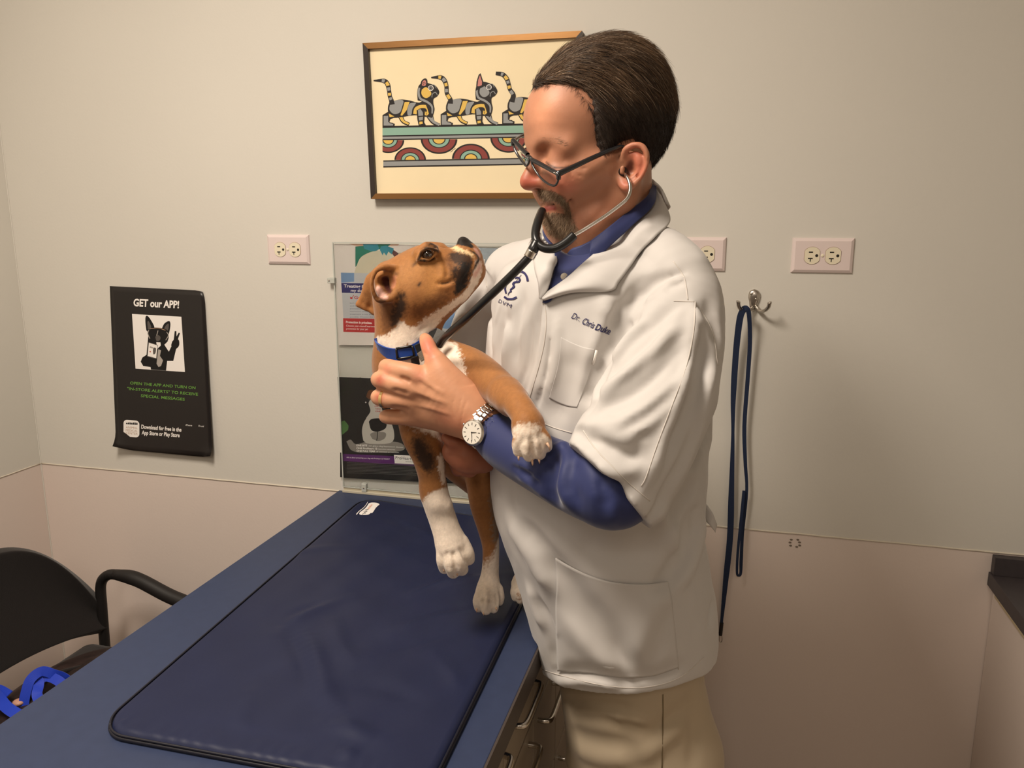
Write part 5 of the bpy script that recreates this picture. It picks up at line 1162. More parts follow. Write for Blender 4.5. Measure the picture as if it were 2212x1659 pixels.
# ------------------------------------------------------------------ shirt: near sleeve, front, collar
lo2, hi2 = bounds(CH((1052, 925, 1.02, 48), (1340, 1062, .87, 80), (1400, 960, .88, 70)), .08)
B1 = Clay(lo2, hi2, .0023)
B1.cone(CH((1054, 927, 1.02, 47), (1093, 958, .995, 57), (1140, 985, .965, 62), (1185, 1010, .94, 65), (1240, 1036, .91, 72), (1288, 1052, .885, 79), (1330, 1060, .875, 84), (1362, 1030, .878, 72), (1390, 960, .89, 60)), .006)
B1.plane(P(1062, 933, 1.015), -(P(1093, 958, .995) - P(1054, 927, 1.02)))
for x, y, F, r in ((1054, 927, 1.02, 42),): B1.cone(CH((1040, 915, 1.03, 42), (1075, 943, 1.005, 45)), .002, 's')
for pts, w_, h_ in [([(1110, 1000), (1135, 1008), (1160, 1020), (1150, 1035)], .006, .004), ([(1108, 1008), (1130, 1018), (1150, 1028)], .004, -.004), ([(1190, 960), (1200, 1000), (1190, 1050), (1200, 1090)], .010, -.009), ([(1205, 950), (1222, 990), (1215, 1050), (1235, 1100)], .009, .007),
                    ([(1230, 940), (1215, 960), (1190, 975)], .007, .006), ([(1240, 1000), (1230, 1040), (1250, 1090)], .010, -.004), ([(1260, 980), (1280, 1030), (1290, 1090)], .010, .004), ([(1320, 1030), (1328, 1080), (1325, 1130)], .007, .004), ([(1300, 1040), (1310, 1090)], .008, -.004),
                    ([(1120, 1030), (1150, 1050), (1180, 1075)], .006, .003), ([(1130, 1020), (1165, 1045)], .005, -.003), ([(1180, 945), (1205, 938), (1230, 945)], .006, .005)]: B1.sfold(pts, w_, h_)
sV, sQ = B1.skin(1)
shirt = clay_mesh('shirt', [(sV, sQ)], M_shirt, person)
sheet('shirt_front', [[P(1196, 528, 1.045), P(1222, 548, 1.03), P(1258, 548, 1.022), P(1300, 530, 1.02)], [csn(1200, 580, .002), csn(1215, 590, .002), csn(1238, 592, .002), csn(1262, 590, .002)],
                      [csn(1186, 630, .002), csn(1192, 634, .002), csn(1202, 630, .002), csn(1215, 625, .002)], [csn(1175, 655, .002), csn(1179, 656, .002), csn(1184, 655, .002), csn(1190, 652, .002)]], 24, 24, .0015, M_shirt, shirt, world=True)
def fwd(p, d): v = CAM - p; return p + v / np.linalg.norm(v) * d
nk = [P(1404, 398, 1.10), P(1398, 424, 1.05), P(1351, 462, 1.03), P(1322, 485, 1.015), P(1301, 502, 1.01), P(1277, 520, 1.01)]
ou = [P(1418, 400, 1.085), P(1412, 442, 1.04), P(1368, 486, 1.02), P(1324, 526, 1.005), P(1292, 556, 1.0), P(1272, 560, 1.0)]
sheet('shirt_collar', [nk, [fwd((a + b_) / 2, .003) for a, b_ in zip(nk, ou)], ou], 40, 10, .002, M_shirt, shirt, world=True)
# collar stand, open at the throat
sheet('collar_stand', [[(1280, 518, 1.015), (1256, 530, 1.02), (1235, 538, 1.025), (1223, 553, 1.03)], [(1286, 545, 1.01), (1262, 560, 1.015), (1240, 566, 1.02), (1222, 568, 1.03)]], 20, 8, .002, M_shirt, shirt)
sheet('collar_stand', [[(1190, 528, 1.05), (1200, 536, 1.045), (1212, 542, 1.04), (1223, 556, 1.035)], [(1188, 545, 1.05), (1200, 562, 1.045), (1208, 578, 1.035), (1220, 590, 1.03)]], 16, 8, .002, M_shirt, shirt)
sheet('shirt_collar', [[(1174, 488, 1.09), (1172, 500, 1.08), (1176, 515, 1.075), (1186, 527, 1.065)], [(1196, 492, 1.09), (1195, 508, 1.08), (1200, 520, 1.07), (1214, 530, 1.055)]], 16, 8, .003, M_shirt, shirt)
bk1 = [P(1404, 398, 1.10), P(1398, 400, 1.14), P(1360, 418, 1.165), P(1300, 452, 1.165), P(1240, 480, 1.15), P(1185, 500, 1.11)]
sheet('shirt_collar', [bk1, [p + np.array([0, 0, -.02]) for p in bk1]], 30, 6, .002, M_shirt, shirt, world=True)
pb_ = csn(1222, 601, .004); v_ = (CAM - pb_) / np.linalg.norm(CAM - pb_)
MB().sphere(pb_, (.0046, .0046, .0014), 18, axes=np.array([RV, np.cross(v_, RV) / np.linalg.norm(np.cross(v_, RV)), v_])).build('button', mat('shirt_button', srgb(196, 186, 170), .3), shirt, smooth=True)

# ------------------------------------------------------------------ trousers and shoes
TR1 = Clay((-.36, .86, .04), (.12, 1.40, 1.0), .0045)
TR1.stack(rows_sec([(1380, 1206, 1500, 1.10), (1440, 1214, 1502, 1.10), (1500, 1220, 1512, 1.10), (1600, 1232, 1508, 1.10), (1680, 1238, 1508, 1.10), (1760, 1244, 1504, 1.10), (1800, 1254, 1498, 1.10)], 1.2), ax1, ax2, .02, 2.4)
cw = P(1382, 1700, 1.10); cw = np.array([cw[0], cw[1], 0])
for s_ in (-1, 1):
    hp = cw + ax1 * .055 * s_ + [.012, 0, 0]; TR1.cone([[*(hp + [0, 0, .74])[:3], .072], [*(hp + [0, 0, .50])[:3], .072], [*(hp + ax1 * .02 * s_ + [0, 0, .25])[:3], .066], [*(hp + ax1 * .03 * s_ + [0, 0, .07])[:3], .064]], .03)
for pts, w_, h_ in [([(1215, 1515), (1290, 1525), (1360, 1530)], .010, -.006), ([(1230, 1545), (1300, 1552), (1350, 1575), (1400, 1580)], .010, -.006), ([(1240, 1530), (1310, 1538), (1345, 1548)], .008, .005), ([(1230, 1580), (1300, 1600), (1370, 1605)], .012, -.006), ([(1330, 1540), (1360, 1545), (1395, 1560)], .007, .005),
                    ([(1400, 1600), (1440, 1560), (1480, 1530)], .012, -.006), ([(1380, 1640), (1430, 1600), (1470, 1570)], .012, .006), ([(1240, 1620), (1300, 1640), (1360, 1640)], .012, .006), ([(1480, 1500), (1500, 1580), (1495, 1659)], .010, -.006), ([(1220, 1620), (1235, 1659)], .012, .006)]: TR1.sfold(pts, w_, h_)
tV, tQ = TR1.skin(1); trous = clay_mesh('trousers', [(tV, tQ)], M_khaki, person); tb = bvh_of(tV, tQ)
line('side_seam', [(1432, 1500), (1432, 1560), (1430, 1659)], .0009, mat('khaki_stitching', srgb(120, 104, 78), .8), trous, .0002, bv=tb)
M_shoe = mat('brown_leather', srgb(64, 42, 30), 0.35, coat=.3)
for s_ in (-1, 1):
    f0 = cw + ax1 * .112 * s_; c = Clay(f0 + [-.2, -.2, -.01], f0 + [.2, .2, .13], .005)
    c.cone([[*(f0 - ax2 * .03 + [0, 0, .040])[:3], .040], [*(f0 + ax2 * .08 + [0, 0, .036])[:3], .042], [*(f0 + ax2 * .16 + [0, 0, .030])[:3], .030]], .01); c.cone([[*(f0 - ax2 * .02 + [0, 0, .05])[:3], .04], [*(f0 + [0, 0, .09])[:3], .036]], .02); c.plane(f0, (0, 0, -1))
    v1, q1 = c.skin(1); clay_mesh('shoe', [(v1, q1)], M_shoe, person)
# ------------------------------------------------------------------ skin: head and neck
YH = math.radians(20); fh_ = -RV * math.cos(YH) - FH * math.sin(YH); lh_ = -FH * math.cos(YH) + RV * math.sin(YH); uz = np.array([0, 0, 1.0])
HX, HF = 1290, 1.08
def HP(x, y, w=0.0): return P(x, y, HF - (HX - x) * 6.3e-4 * math.tan(YH)) + lh_ * w
def HN(x, y, w, r): p = HP(x, y, w); return [p[0], p[1], p[2], r * 6.4e-4]
HA = np.array([fh_, lh_, uz])
cH = HP(1300, 300)
HD = Clay(cH - [.21, .21, .22], cH + [.19, .2, .17], .0020)
def E3(x, y, w, rf, rl, ru, k=.01, op='u', tilt=0):
    A = HA
    if tilt: t = math.radians(tilt); A = np.array([fh_ * math.cos(t) - uz * math.sin(t), lh_, uz * math.cos(t) + fh_ * math.sin(t)])
    HD.ell(HP(x, y, w), (rf, rl, ru), A, k, op)
def both(rows, k, op='u'):
    for s_ in (1, -1): HD.cone([HN(x, y, w * s_, r) for x, y, w, r in rows], k, op)
E3(1308, 232, 0, .082, .0715, .080, .01)
E3(1228, 262, 0, .058, .0600, .062, .02)
E3(1240, 360, 0, .052, .0540, .070, .02)
E3(1300, 360, 0, .050, .0600, .060, .02)
both([(1318, 400, .050, 22), (1290, 450, .044, 26), (1245, 482, .028, 26), (1212, 490, .010, 24)], .02)
both([(1300, 370, .054, 18), (1305, 420, .050, 22)], .02)
HD.cone([HN(1202, 474, 0, 22), HN(1200, 484, 0, 20)], .015)      # chin
HD.cone([HN(1262, 490, 0, 40), HN(1240, 478, 0, 34)], .03)        # under the chin
HD.cone([HN(1200, 425, 0, 27), HN(1203, 452, 0, 25)], .015)       # mouth mound
both([(1164, 318, .010, 10), (1170, 316, .028, 10), (1194, 324, .046, 9)], .02)   # brow ridge
# eye sockets
for s_ in (1, -1): HD.ell(HP(1156, 340, .031 * s_), (.009, .016, .0115), HA, .014, 's')
both([(1186, 350, .031, 17)], .012)
both([(1162, 352, .018, 3.4), (1165, 360, .026, 4.0), (1172, 365, .036, 4.0), (1190, 364, .046, 3.0)], .005)   # lashes/upper lid rim
both([(1163, 374, .022, 5), (1168, 380, .032, 6), (1182, 378, .043, 5)], .008)
both([(1160, 354, .018, 1.6), (1164, 363, .026, 1.8), (1172, 368, .036, 1.8), (1190, 367, .047, 1.4)], .002, 's')   # bag under the eye
both([(1186, 385, .030, 22), (1196, 395, .036, 26)], .016)        # cheek apple
both([(1178, 398, .018, 9), (1186, 415, .026, 12), (1196, 432, .030, 13)], .012)   # smile pad
both([(1235, 372, .048, 22), (1262, 366, .054, 20)], .02)
# nose
HD.cone([HN(1166, 330, 0, 13), HN(1154, 352, 0, 11), HN(1144, 374, 0, 12), HN(1139, 391, 0, 15), HN(1141, 395, 0, 15)], .009)
both([(1152, 396, .008, 11), (1163, 396, .0125, 10.5), (1172, 394, .013, 8)], .007)
both([(1154, 408, .0075, 4.2), (1160, 406, .0085, 4)], .003, 's')
both([(1172, 385, .0165, 2.2), (1180, 398, .019, 2.6), (1180, 404, .018, 2)], .004, 's')
HD.cone([HN(1158, 404, 0, 6), HN(1170, 418, 0, 9)], .008)
# lips
both([(1177, 434, 0, 7), (1180, 434, .010, 6.5), (1194, 436, .022, 4)], .005)
both([(1179, 450, 0, 8), (1183, 450, .010, 7.5), (1196, 446, .021, 4)], .005)
both([(1170, 441, 0, 2.6), (1174, 441, .010, 2.6), (1190, 440, .021, 2.6), (1204, 436, .030, 2.4)], .003, 's')
both([(1205, 433, .032, 5), (1212, 445, .036, 5)], .006)
both([(1176, 401, .021, 2.2), (1190, 415, .030, 2.8), (1205, 434, .037, 2.6), (1212, 450, .038, 2)], .006, 's')     # nasolabial
# ear (near) and ear (far)
def earr(F0, s_, dx=0, dy=0):
    c = lambda rows: [[*P(x + dx, y + dy, F0 + f * s_)[:3], r * 6.1e-4] for x, y, f, r in rows]
    HD.cone(c([(1352, 352, .018, 16), (1366, 350, .012, 20), (1378, 350, .006, 20)]), .010)
    HD.cone(c([(1350, 385, .010, 13), (1358, 392, .006, 14)]), .010)
    HD.cone(c([(1345, 345, .006, 6), (1351, 324, .000, 6.5), (1368, 314, -.004, 6.5), (1386, 316, -.007, 6.5), (1396, 332, -.009, 6.5), (1396, 354, -.008, 6), (1386, 378, -.006, 6), (1372, 396, -.004, 6.5), (1356, 405, -.002, 9), (1346, 400, .002, 9), (1342, 390, .006, 8)]), .004)
    HD.cone(c([(1360, 336, .002, 4.5), (1374, 332, -.001, 4.5), (1383, 346, -.003, 5), (1380, 366, -.002, 5), (1368, 380, .000, 5)]), .004)
    HD.cone(c([(1362, 350, -.004, 9), (1362, 366, -.002, 11), (1352, 374, .002, 7)]), .004, 's')
    HD.cone(c([(1372, 322, -.006, 3), (1388, 334, -.010, 3), (1389, 356, -.009, 3), (1378, 380, -.006, 3)]), .003, 's')
    HD.cone(c([(1345, 362, -.002, 5), (1344, 372, -.001, 5)]), .004)
earr(1.008, 1)
eo = HP(1308, 365, -.074); 
HD.ell(eo, (.028, .008, .030), HA, .008)
# neck
nk_ = lambda x, y, F, r: [*P(x, y, F)[:3], r * 6.4e-4]
HD.cone([nk_(1335, 380, 1.105, 66), nk_(1335, 440, 1.10, 74), nk_(1325, 500, 1.10, 88), nk_(1318, 560, 1.10, 96)], .03)
HD.cone([nk_(1288, 478, 1.07, 40), nk_(1270, 520, 1.065, 50)], .03)
for pts, w_, h_ in [([(1228, 372), (1245, 376), (1262, 384)], .002, -.0012), ([(1225, 366), (1248, 366), (1268, 362)], .002, -.0012), ([(1228, 378), (1240, 386), (1250, 396)], .002, -.001), ([(1232, 360), (1250, 354)], .002, -.001),
                    ([(1262, 498), (1290, 470), (1310, 445)], .005, -.002), ([(1145, 250), (1190, 252), (1235, 262)], .004, -.0003), ([(1188, 384), (1200, 398), (1214, 405)], .004, .0015)]: HD.sfold(pts, w_, h_)
hV, hQ = HD.skin(1)
def hs(x, y): p = HD.surf(x, y); return p if p is not None else P(x, y, 1.03)
def SB(pts, c, soft, nz, src=HD): 
    rows = []
    for x, y, r in pts:
        p = src.surf(x, y); p = P(x, y, 1.03) if p is None else p; rows.append([p[0], p[1], p[2], r * 6.4e-4])
    return (rows, c, soft, nz)
LIP = srgb(150, 78, 70); STUB = srgb(112, 84, 66)
hb = [SB([(1132, 392, 14), (1150, 392, 14)], SKR, .02, .002), SB([(1205, 398, 20), (1230, 400, 14)], srgb(200, 122, 98), .03, .002), SB([(1372, 330, 16), (1385, 370, 14)], srgb(190, 112, 88), .02, .001), SB([(1350, 398, 12)], srgb(190, 112, 88), .02, .001),
      SB([(1170, 252, 22), (1180, 230, 22)], srgb(214, 150, 116), .04, .002), SB([(1310, 460, 24), (1270, 480, 20)], srgb(180, 120, 92), .04, .002),
      SB([(1168, 420, 9), (1190, 422, 10), (1212, 430, 6), (1222, 450, 6)], STUB, .006, .003), SB([(1186, 478, 12), (1200, 492, 16), (1222, 488, 14), (1235, 500, 8), (1228, 470, 8)], STUB, .010, .003),
      SB([(1178, 435, 4.5), (1192, 436, 4)], LIP, .003, .0005), SB([(1180, 450, 6), (1198, 449, 5)], LIP, .004, .0005), SB([(1176, 441, 1.5), (1195, 441, 2), (1214, 438, 1.5)], srgb(60, 24, 22), .002, .0002),
      SB([(1180, 350, 1.6), (1188, 358, 2.0), (1202, 363, 2.0), (1216, 363, 2.0), (1228, 360, 1.2)], srgb(50, 28, 20), .003, .0004), SB([(1170, 330, 8), (1180, 326, 7)], SKD, .02, .001), SB([(1200, 330, 7), (1222, 335, 8)], srgb(160, 106, 80), .02, .001), SB([(1362, 352, 7), (1358, 366, 8), (1350, 374, 6)], srgb(96, 50, 38), .006, .0005)]  # eye-corner and ear-hollow shade is painted into the skin here
hcol = paint(hV, SK, hb, 11); hcol = hcol * (.94 + .12 * vnoise(hV, 90, 3)[:, None]); hbvh = bvh_of(hV, hQ)

# ------------------------------------------------------------------ skin: near hand and forearm
lo3, hi3 = bounds(CH((800, 700, 1.03, 1), (1100, 960, 1.12, 1), (800, 700, 1.14, 1), (1100, 960, .97, 1)), .03)
HL = Clay(lo3, hi3, .0016)
c = lambda *r: CH(*r)
HL.cone(c((1090, 952, 1.00, 40), (1052, 922, 1.02, 41), (1022, 898, 1.03, 44)), .01)
HL.cone(c((1030, 904, 1.03, 42), (985, 872, 1.035, 44), (930, 838, 1.04, 36)), .02)           # back of hand, upper part
HL.cone(c((1015, 905, 1.04, 36), (960, 895, 1.048, 34), (900, 878, 1.052, 30)), .02)
HL.cone(c((1020, 880, 1.03, 38), (985, 842, 1.032, 36), (958, 808, 1.036, 31), (943, 782, 1.040, 23)), .02)      # thumb side
HL.cone(c((990, 905, 1.06, 32), (930, 895, 1.065, 28), (885, 895, 1.065, 20)), .02)
# thumb
HL.cone(c((952, 800, 1.040, 24), (938, 775, 1.046, 20), (930, 760, 1.052, 17.5), (925, 747, 1.060, 16.5), (921, 737, 1.068, 15), (918, 731, 1.074, 12)), .006)
# index
HL.cone(c((930, 830, 1.040, 30), (902, 812, 1.036, 24), (875, 803, 1.038, 21), (845, 796, 1.050, 19.5), (836, 793, 1.060, 18), (836, 792, 1.080, 16), (850, 792, 1.100, 14)), .006)
# middle
HL.cone(c((920, 850, 1.044, 28), (890, 840, 1.036, 23), (860, 832, 1.036, 20.5), (828, 822, 1.048, 20), (819, 820, 1.060, 18), (820, 820, 1.082, 16), (834, 824, 1.104, 14)), .005)
# ring
HL.cone(c((920, 875, 1.050, 26), (885, 868, 1.042, 22), (855, 864, 1.042, 19.5), (827, 860, 1.052, 19.5), (818, 858, 1.064, 17.5), (820, 860, 1.086, 15), (834, 866, 1.106, 13)), .005)
# little
HL.cone(c((925, 900, 1.058, 24), (890, 900, 1.054, 20), (862, 901, 1.056, 17), (840, 900, 1.066, 16.5), (833, 900, 1.080, 14), (842, 902, 1.100, 12)), .005)
for pts, w_, h_ in [([(905, 812), (925, 830), (960, 850)], .003, .0016), ([(890, 842), (925, 856), (970, 872)], .003, .0016), ([(885, 870), (925, 880), (975, 895)], .003, .0014), ([(905, 826), (935, 843)], .005, -.0018), ([(895, 856), (930, 868)], .005, -.0018),
                    ([(868, 816), (885, 823)], .003, -.003), ([(850, 842), (880, 850)], .003, -.004), ([(848, 880), (880, 884)], .0035, -.004), ([(985, 850), (978, 880), (985, 910)], .0012, -.0007), ([(1010, 862), (1000, 890), (996, 925)], .0012, -.0007), ([(998, 858), (990, 890)], .001, -.0006),
                    ([(930, 752), (938, 756)], .0015, -.0008), ([(915, 760), (924, 768)], .0018, -.0012), ([(940, 760), (948, 766)], .0012, -.0006), ([(838, 780), (840, 806)], .004, .0008), ([(826, 806), (826, 836)], .004, .0008)]: HL.sfold(pts, w_, h_)
lV, lQ = HL.skin(1)
lcol = paint(lV, srgb(204, 148, 114), [SB(p, c_, s_, n_, HL) for p, c_, s_, n_ in (([(820, 822, 10)], SKR, .016, .001), ([(836, 795, 9)], srgb(210, 136, 108), .016, .001), ([(818, 858, 9)], SKR, .016, .001), ([(922, 740, 14), (930, 768, 8)], srgb(206, 120, 96), .016, .001), ([(905, 812, 8)], srgb(212, 140, 112), .02, .001), ([(960, 905, 22), (1000, 920, 20)], srgb(190, 126, 96), .03, .002))], 21)  # base tone lighter than the face: its brighter light put into the colour
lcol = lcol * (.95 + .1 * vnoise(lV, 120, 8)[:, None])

# ------------------------------------------------------------------ skin: far hand under the puppy, far forearm
lo4, hi4 = bounds(CH((940, 820, 1.10, 1), (1090, 1050, 1.28, 1), (940, 1050, 1.10, 1), (1090, 820, 1.28, 1)), .05)
HR_ = Clay(lo4, hi4, .0020)
HR_.cone(c((1030, 830, 1.25, 52), (1060, 900, 1.20, 44), (1060, 955, 1.14, 38), (1045, 975, 1.11, 36)), .015)
HR_.cone(c((1040, 985, 1.10, 36), (1010, 985, 1.085, 38), (985, 975, 1.085, 30)), .015)
HR_.cone(c((1000, 960, 1.075, 18), (980, 955, 1.07, 15), (965, 945, 1.075, 12)), .006)
for k_, (y0, dy) in enumerate(((962, -4), (982, 2), (1000, 6), (1013, 6))):
    HR_.cone(c((1015, y0 + 2, 1.085 + .004 * k_, 17), (988 + 3 * k_, y0, 1.082 + .004 * k_, 15), (974 + 5 * k_, y0 + dy * .4, 1.098 + .004 * k_, 14), (978 + 5 * k_, y0, 1.118, 12.5), (995, y0 - 6, 1.132, 11)), .004)
rV, rQ = HR_.skin(1); rcol = np.tile(np.array(srgb(166, 104, 78)), (len(rV), 1)) * (.95 + .1 * vnoise(rV, 120, 8)[:, None])  # darker base tone paints in the shadow on this hand

# ------------------------------------------------------------------ core of the body inside the clothes
BD = Clay((-.40, .80, .03), (.12, 1.40, 1.50), .0075)
BD.stack([(z, x, y, a * .62, b_ * .62) for z, x, y, a, b_ in secs if z > .95 and z < 1.40], ax1, ax2, .03)
BD.cone([nk_(1318, 560, 1.10, 80), nk_(1320, 620, 1.10, 120)], .04)
BD.cone(CH((1400, 580, 1.03, 60), (1470, 640, .975, 62), (1430, 820, .92, 62), (1375, 980, .885, 60), (1345, 1050, .875, 56), (1290, 1050, .89, 52), (1185, 1010, .945, 46), (1090, 952, 1.00, 36)), .02)
BD.cone(CH((1230, 580, 1.16, 60), (1130, 620, 1.24, 60), (1070, 720, 1.25, 54), (1030, 830, 1.25, 48)), .02)
for s_ in (-1, 1):
    hp = cw + ax1 * .048 * s_ + [.008, 0, 0]; BD.cone([[*(cw + [0, 0, 1.0])[:3], .06], [*(cw + [.004, 0, .88])[:3], .05], [*(hp + [0, 0, .76])[:3], .050], [*(hp + [0, 0, .50])[:3], .055], [*(hp + ax1 * .02 * s_ + [0, 0, .25])[:3], .048], [*(hp + ax1 * .03 * s_ + [0, 0, .07])[:3], .036]], .02)
bV, bQ = BD.skin(1); bcol = np.tile(np.array(SK), (len(bV), 1))
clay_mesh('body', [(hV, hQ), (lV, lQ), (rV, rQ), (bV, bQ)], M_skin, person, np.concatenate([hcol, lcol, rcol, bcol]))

# ------------------------------------------------------------------ hair
M_hair = mat('brown_hair', srgb(52, 38, 28), 0.5, spec=.5, attr='Col', bump=.5, bscale=500, bdist=.001, stretch=(1, 1, 1))
HR = Clay(cH - [.2, .2, .13], cH + [.17, .18, .17], .0023)
def eh(x, y, w, rf, rl, ru, k=.01, tilt=0):
    t = math.radians(tilt); A = np.array([fh_ * math.cos(t) - uz * math.sin(t), lh_, uz * math.cos(t) + fh_ * math.sin(t)]); HR.ell(HP(x, y, w), (rf, rl, ru), A, k)
eh(1312, 228, 0, .0865, .0765, .0855)
HR.cone([HN(1176, 186, .0, 20), HN(1200, 168, .0, 26), HN(1240, 145, 0, 34)], .02)
HR.cone([HN(1180, 188, .022, 16), HN(1215, 172, .03, 24), HN(1250, 160, .036, 30)], .02); HR.cone([HN(1185, 188, -.022, 16), HN(1215, 172, -.03, 24)], .02)
HR.cone([HN(1335, 130, 0, 38), HN(1375, 150, 0, 44), HN(1398, 220, 0, 46), HN(1398, 290, 0, 44), HN(1375, 345, 0, 34)], .02)
both_h = [HR.cone([HN(1216, 186, .036 * q, 29), HN(1238, 206, .044 * q, 30), HN(1250, 228, .048 * q, 26), HN(1254, 262, .052 * q, 25), HN(1262, 310, .054 * q, 22), HN(1262, 340, .056 * q, 15)], .015) for q in (1, -1)]
HR.cone([HN(1350, 300, .042, 30), HN(1340, 350, .040, 22)], .02); HR.cone([HN(1350, 300, -.042, 30), HN(1340, 350, -.040, 22)], .02)
# trim to the hairline: outline in the plane of the profile
hp_ = [(1000, 190), (1152, 190), (1193, 195), (1216, 206), (1228, 226), (1234, 262), (1240, 300), (1250, 345), (1262, 352), (1286, 334), (1314, 312), (1352, 322), (1366, 372), (1560, 386), (1560, 700), (1000, 700)]
poly2 = [((HP(x, y) - cH) @ fh_, (HP(x, y) - cH) @ uz) for x, y in hp_]
X, Y, Z = HR.ax[0][:, None, None] - f32(cH[0]), HR.ax[1][None, :, None] - f32(cH[1]), HR.ax[2][None, None, :] - f32(cH[2])
s2 = (X * f32(fh_[0]) + Y * f32(fh_[1]) + 0 * Z); t2 = (Z + 0 * X + 0 * Y)
wob_ = (.0035 * np.sin(t2 * 600 + s2 * 300) + .002 * np.sin(s2 * 1100)).astype(f32); dd = None; inside = np.zeros(s2.shape, bool)
for (ax_, ay_), (bx_, by_) in zip(poly2, poly2[1:] + poly2[:1]):
    ex_, ey_ = bx_ - ax_, by_ - ay_; L = ex_ * ex_ + ey_ * ey_; t = np.clip(((s2 - f32(ax_)) * f32(ex_) + (t2 - f32(ay_)) * f32(ey_)) / f32(L), 0, 1)
    q = (s2 - f32(ax_) - t * f32(ex_)) ** 2 + (t2 - f32(ay_) - t * f32(ey_)) ** 2; dd = q if dd is None else np.minimum(dd, q)
    if abs(ey_) > 1e-9: cnd = ((t2 < f32(ay_)) != (t2 < f32(by_))); xx = f32(ax_) + (t2 - f32(ay_)) * f32(ex_ / ey_); inside ^= cnd & (s2 < xx)
pd = np.where(inside, -np.sqrt(dd), np.sqrt(dd)) + wob_ * .5
HR.comb((slice(None),) * 3, pd.astype(f32), 's', .007)
# locks: shallow grooves combed back from the forehead
rng = np.random.default_rng(4)
for k_ in range(34):
    w0 = -.055 + .12 * (k_ / 33); a = rng.uniform(-3, 3)
    x0 = 1170 + abs(w0) * 900; q = [HP(x0, 182 + a, w0), HP(x0 + 55, 140 + a, w0 * 1.1), HP(x0 + 120, 104 + a + abs(w0) * 500, w0 * 1.1), HP(x0 + 190, 110 + abs(w0) * 700, w0 * 1.1)]
    HR.fold(q, .0045, (.0035 if k_ % 2 else -.003) * rng.uniform(.5, 1.2))
gV, gQ = HR.skin(1)
d_top = np.clip((gV[:, 2] - (cH[2] + .045)) / .06, 0, 1)
base_h = np.array(srgb(44, 32, 24))[None] * (1 + 0 * d_top[:, None]) ; gcol = base_h * (.8 + .4 * vnoise(gV, 220, 5)[:, None])
hair = clay_mesh('hair', [(gV, gQ)], M_hair, person, gcol); gb = bvh_of(gV, gQ)
# strands
rng = np.random.default_rng(9)
tri = gV[gQ].mean(1); ar = np.linalg.norm(np.cross(gV[gQ[:, 1]] - gV[gQ[:, 0]], gV[gQ[:, 3]] - gV[gQ[:, 0]]), axis=1); nr = np.cross(gV[gQ[:, 1]] - gV[gQ[:, 0]], gV[gQ[:, 2]] - gV[gQ[:, 0]]); nr /= np.linalg.norm(nr, axis=1, keepdims=True) + 1e-9
out_n = np.sign(((tri - HP(1312, 240)) * nr).sum(1))[:, None]; nr = nr * out_n
vis = (np.array([HD.at(tri)])[0] > .0015)
pr = ar * vis; pr = pr / pr.sum(); idx = rng.choice(len(tri), 12000, p=pr); rt = tri[idx]; nn2 = nr[idx]
loc = rt - cH; s_ = loc @ fh_; w_ = loc @ lh_; t_ = loc @ uz
side = np.clip(np.abs(w_) / .07, 0, 1) ** 2; low = np.clip((.04 - t_) / .08, 0, 1)
flow = -fh_[None] * (1 - .55 * low)[:, None] + lh_[None] * (.35 * np.sign(w_) * (1 - side) + .15)[:, None] - uz[None] * (.15 + .7 * side + 1.0 * low)[:, None] + uz[None] * (np.clip((s_ - .02) / .08, 0, 1) * .35)[:, None]
flow = flow - nn2 * (flow * nn2).sum(1)[:, None]
lens = np.where(t_ > .05, rng.uniform(.02, .038, len(t_)), rng.uniform(.008, .016, len(t_)))
cA = np.array(srgb(38, 27, 20)); cB = np.array(srgb(124, 96, 70)); cC = np.array(srgb(176, 154, 130)); mixv = np.clip(.55 * rng.uniform(0, 1, len(t_)) + .9 * (vnoise(rt, 110, 6) - .25), 0, 1)[:, None] * np.clip((t_ - .015) / .05, .04, 1)[:, None]  # lighter top and near-black sides: shading put into the strand colour
sc_ = cA * (1 - mixv) + cB * mixv; sc_ = np.where((rng.uniform(0, 1, len(t_)) > .93)[:, None] & (t_ > .03)[:, None], cC, sc_)
strands('hair_strands', rt + nn2 * .0004, flow, .02, .00026, M_hair, hair, 6, gb, .0006, .09, (0, 0, -.15), .13, 3, lens, sc_)
# fine hairs breaking the hairline
rt2 = []; dr2 = []; rs = np.random.default_rng(12)
for x, y in cat_rom(np.array([(1151, 188), (1170, 190), (1193, 192), (1225, 202), (1252, 216), (1272, 236), (1284, 262), (1292, 296), (1302, 325)], float), 420):
    r = ray(x + rs.normal(0, 2), y - 3 + rs.normal(0, 2)); r = r / float(r @ FH); h = gb.ray_cast(Vector(CAM + r * .8), Vector(r))
    if h[0] is None or h[3] > .4: continue
    n_ = np.array(h[1]); n_ = n_ if n_ @ r < 0 else -n_; rt2.append(np.array(h[0]) - r * .0004); top_ = 1 if y < 225 else 0
    dr2.append((fh_ * (.5 if top_ else -.5) - uz * (.7 if top_ else .9) + lh_ * rs.uniform(-.5, .7)) + n_ * .15)
strands('hair_strands', rt2, dr2, .010, .00018, M_hair, hair, 4, hbvh, .0004, .12, (0, 0, -.1), .3, 8, None, [srgb(44, 31, 22)] * len(rt2))
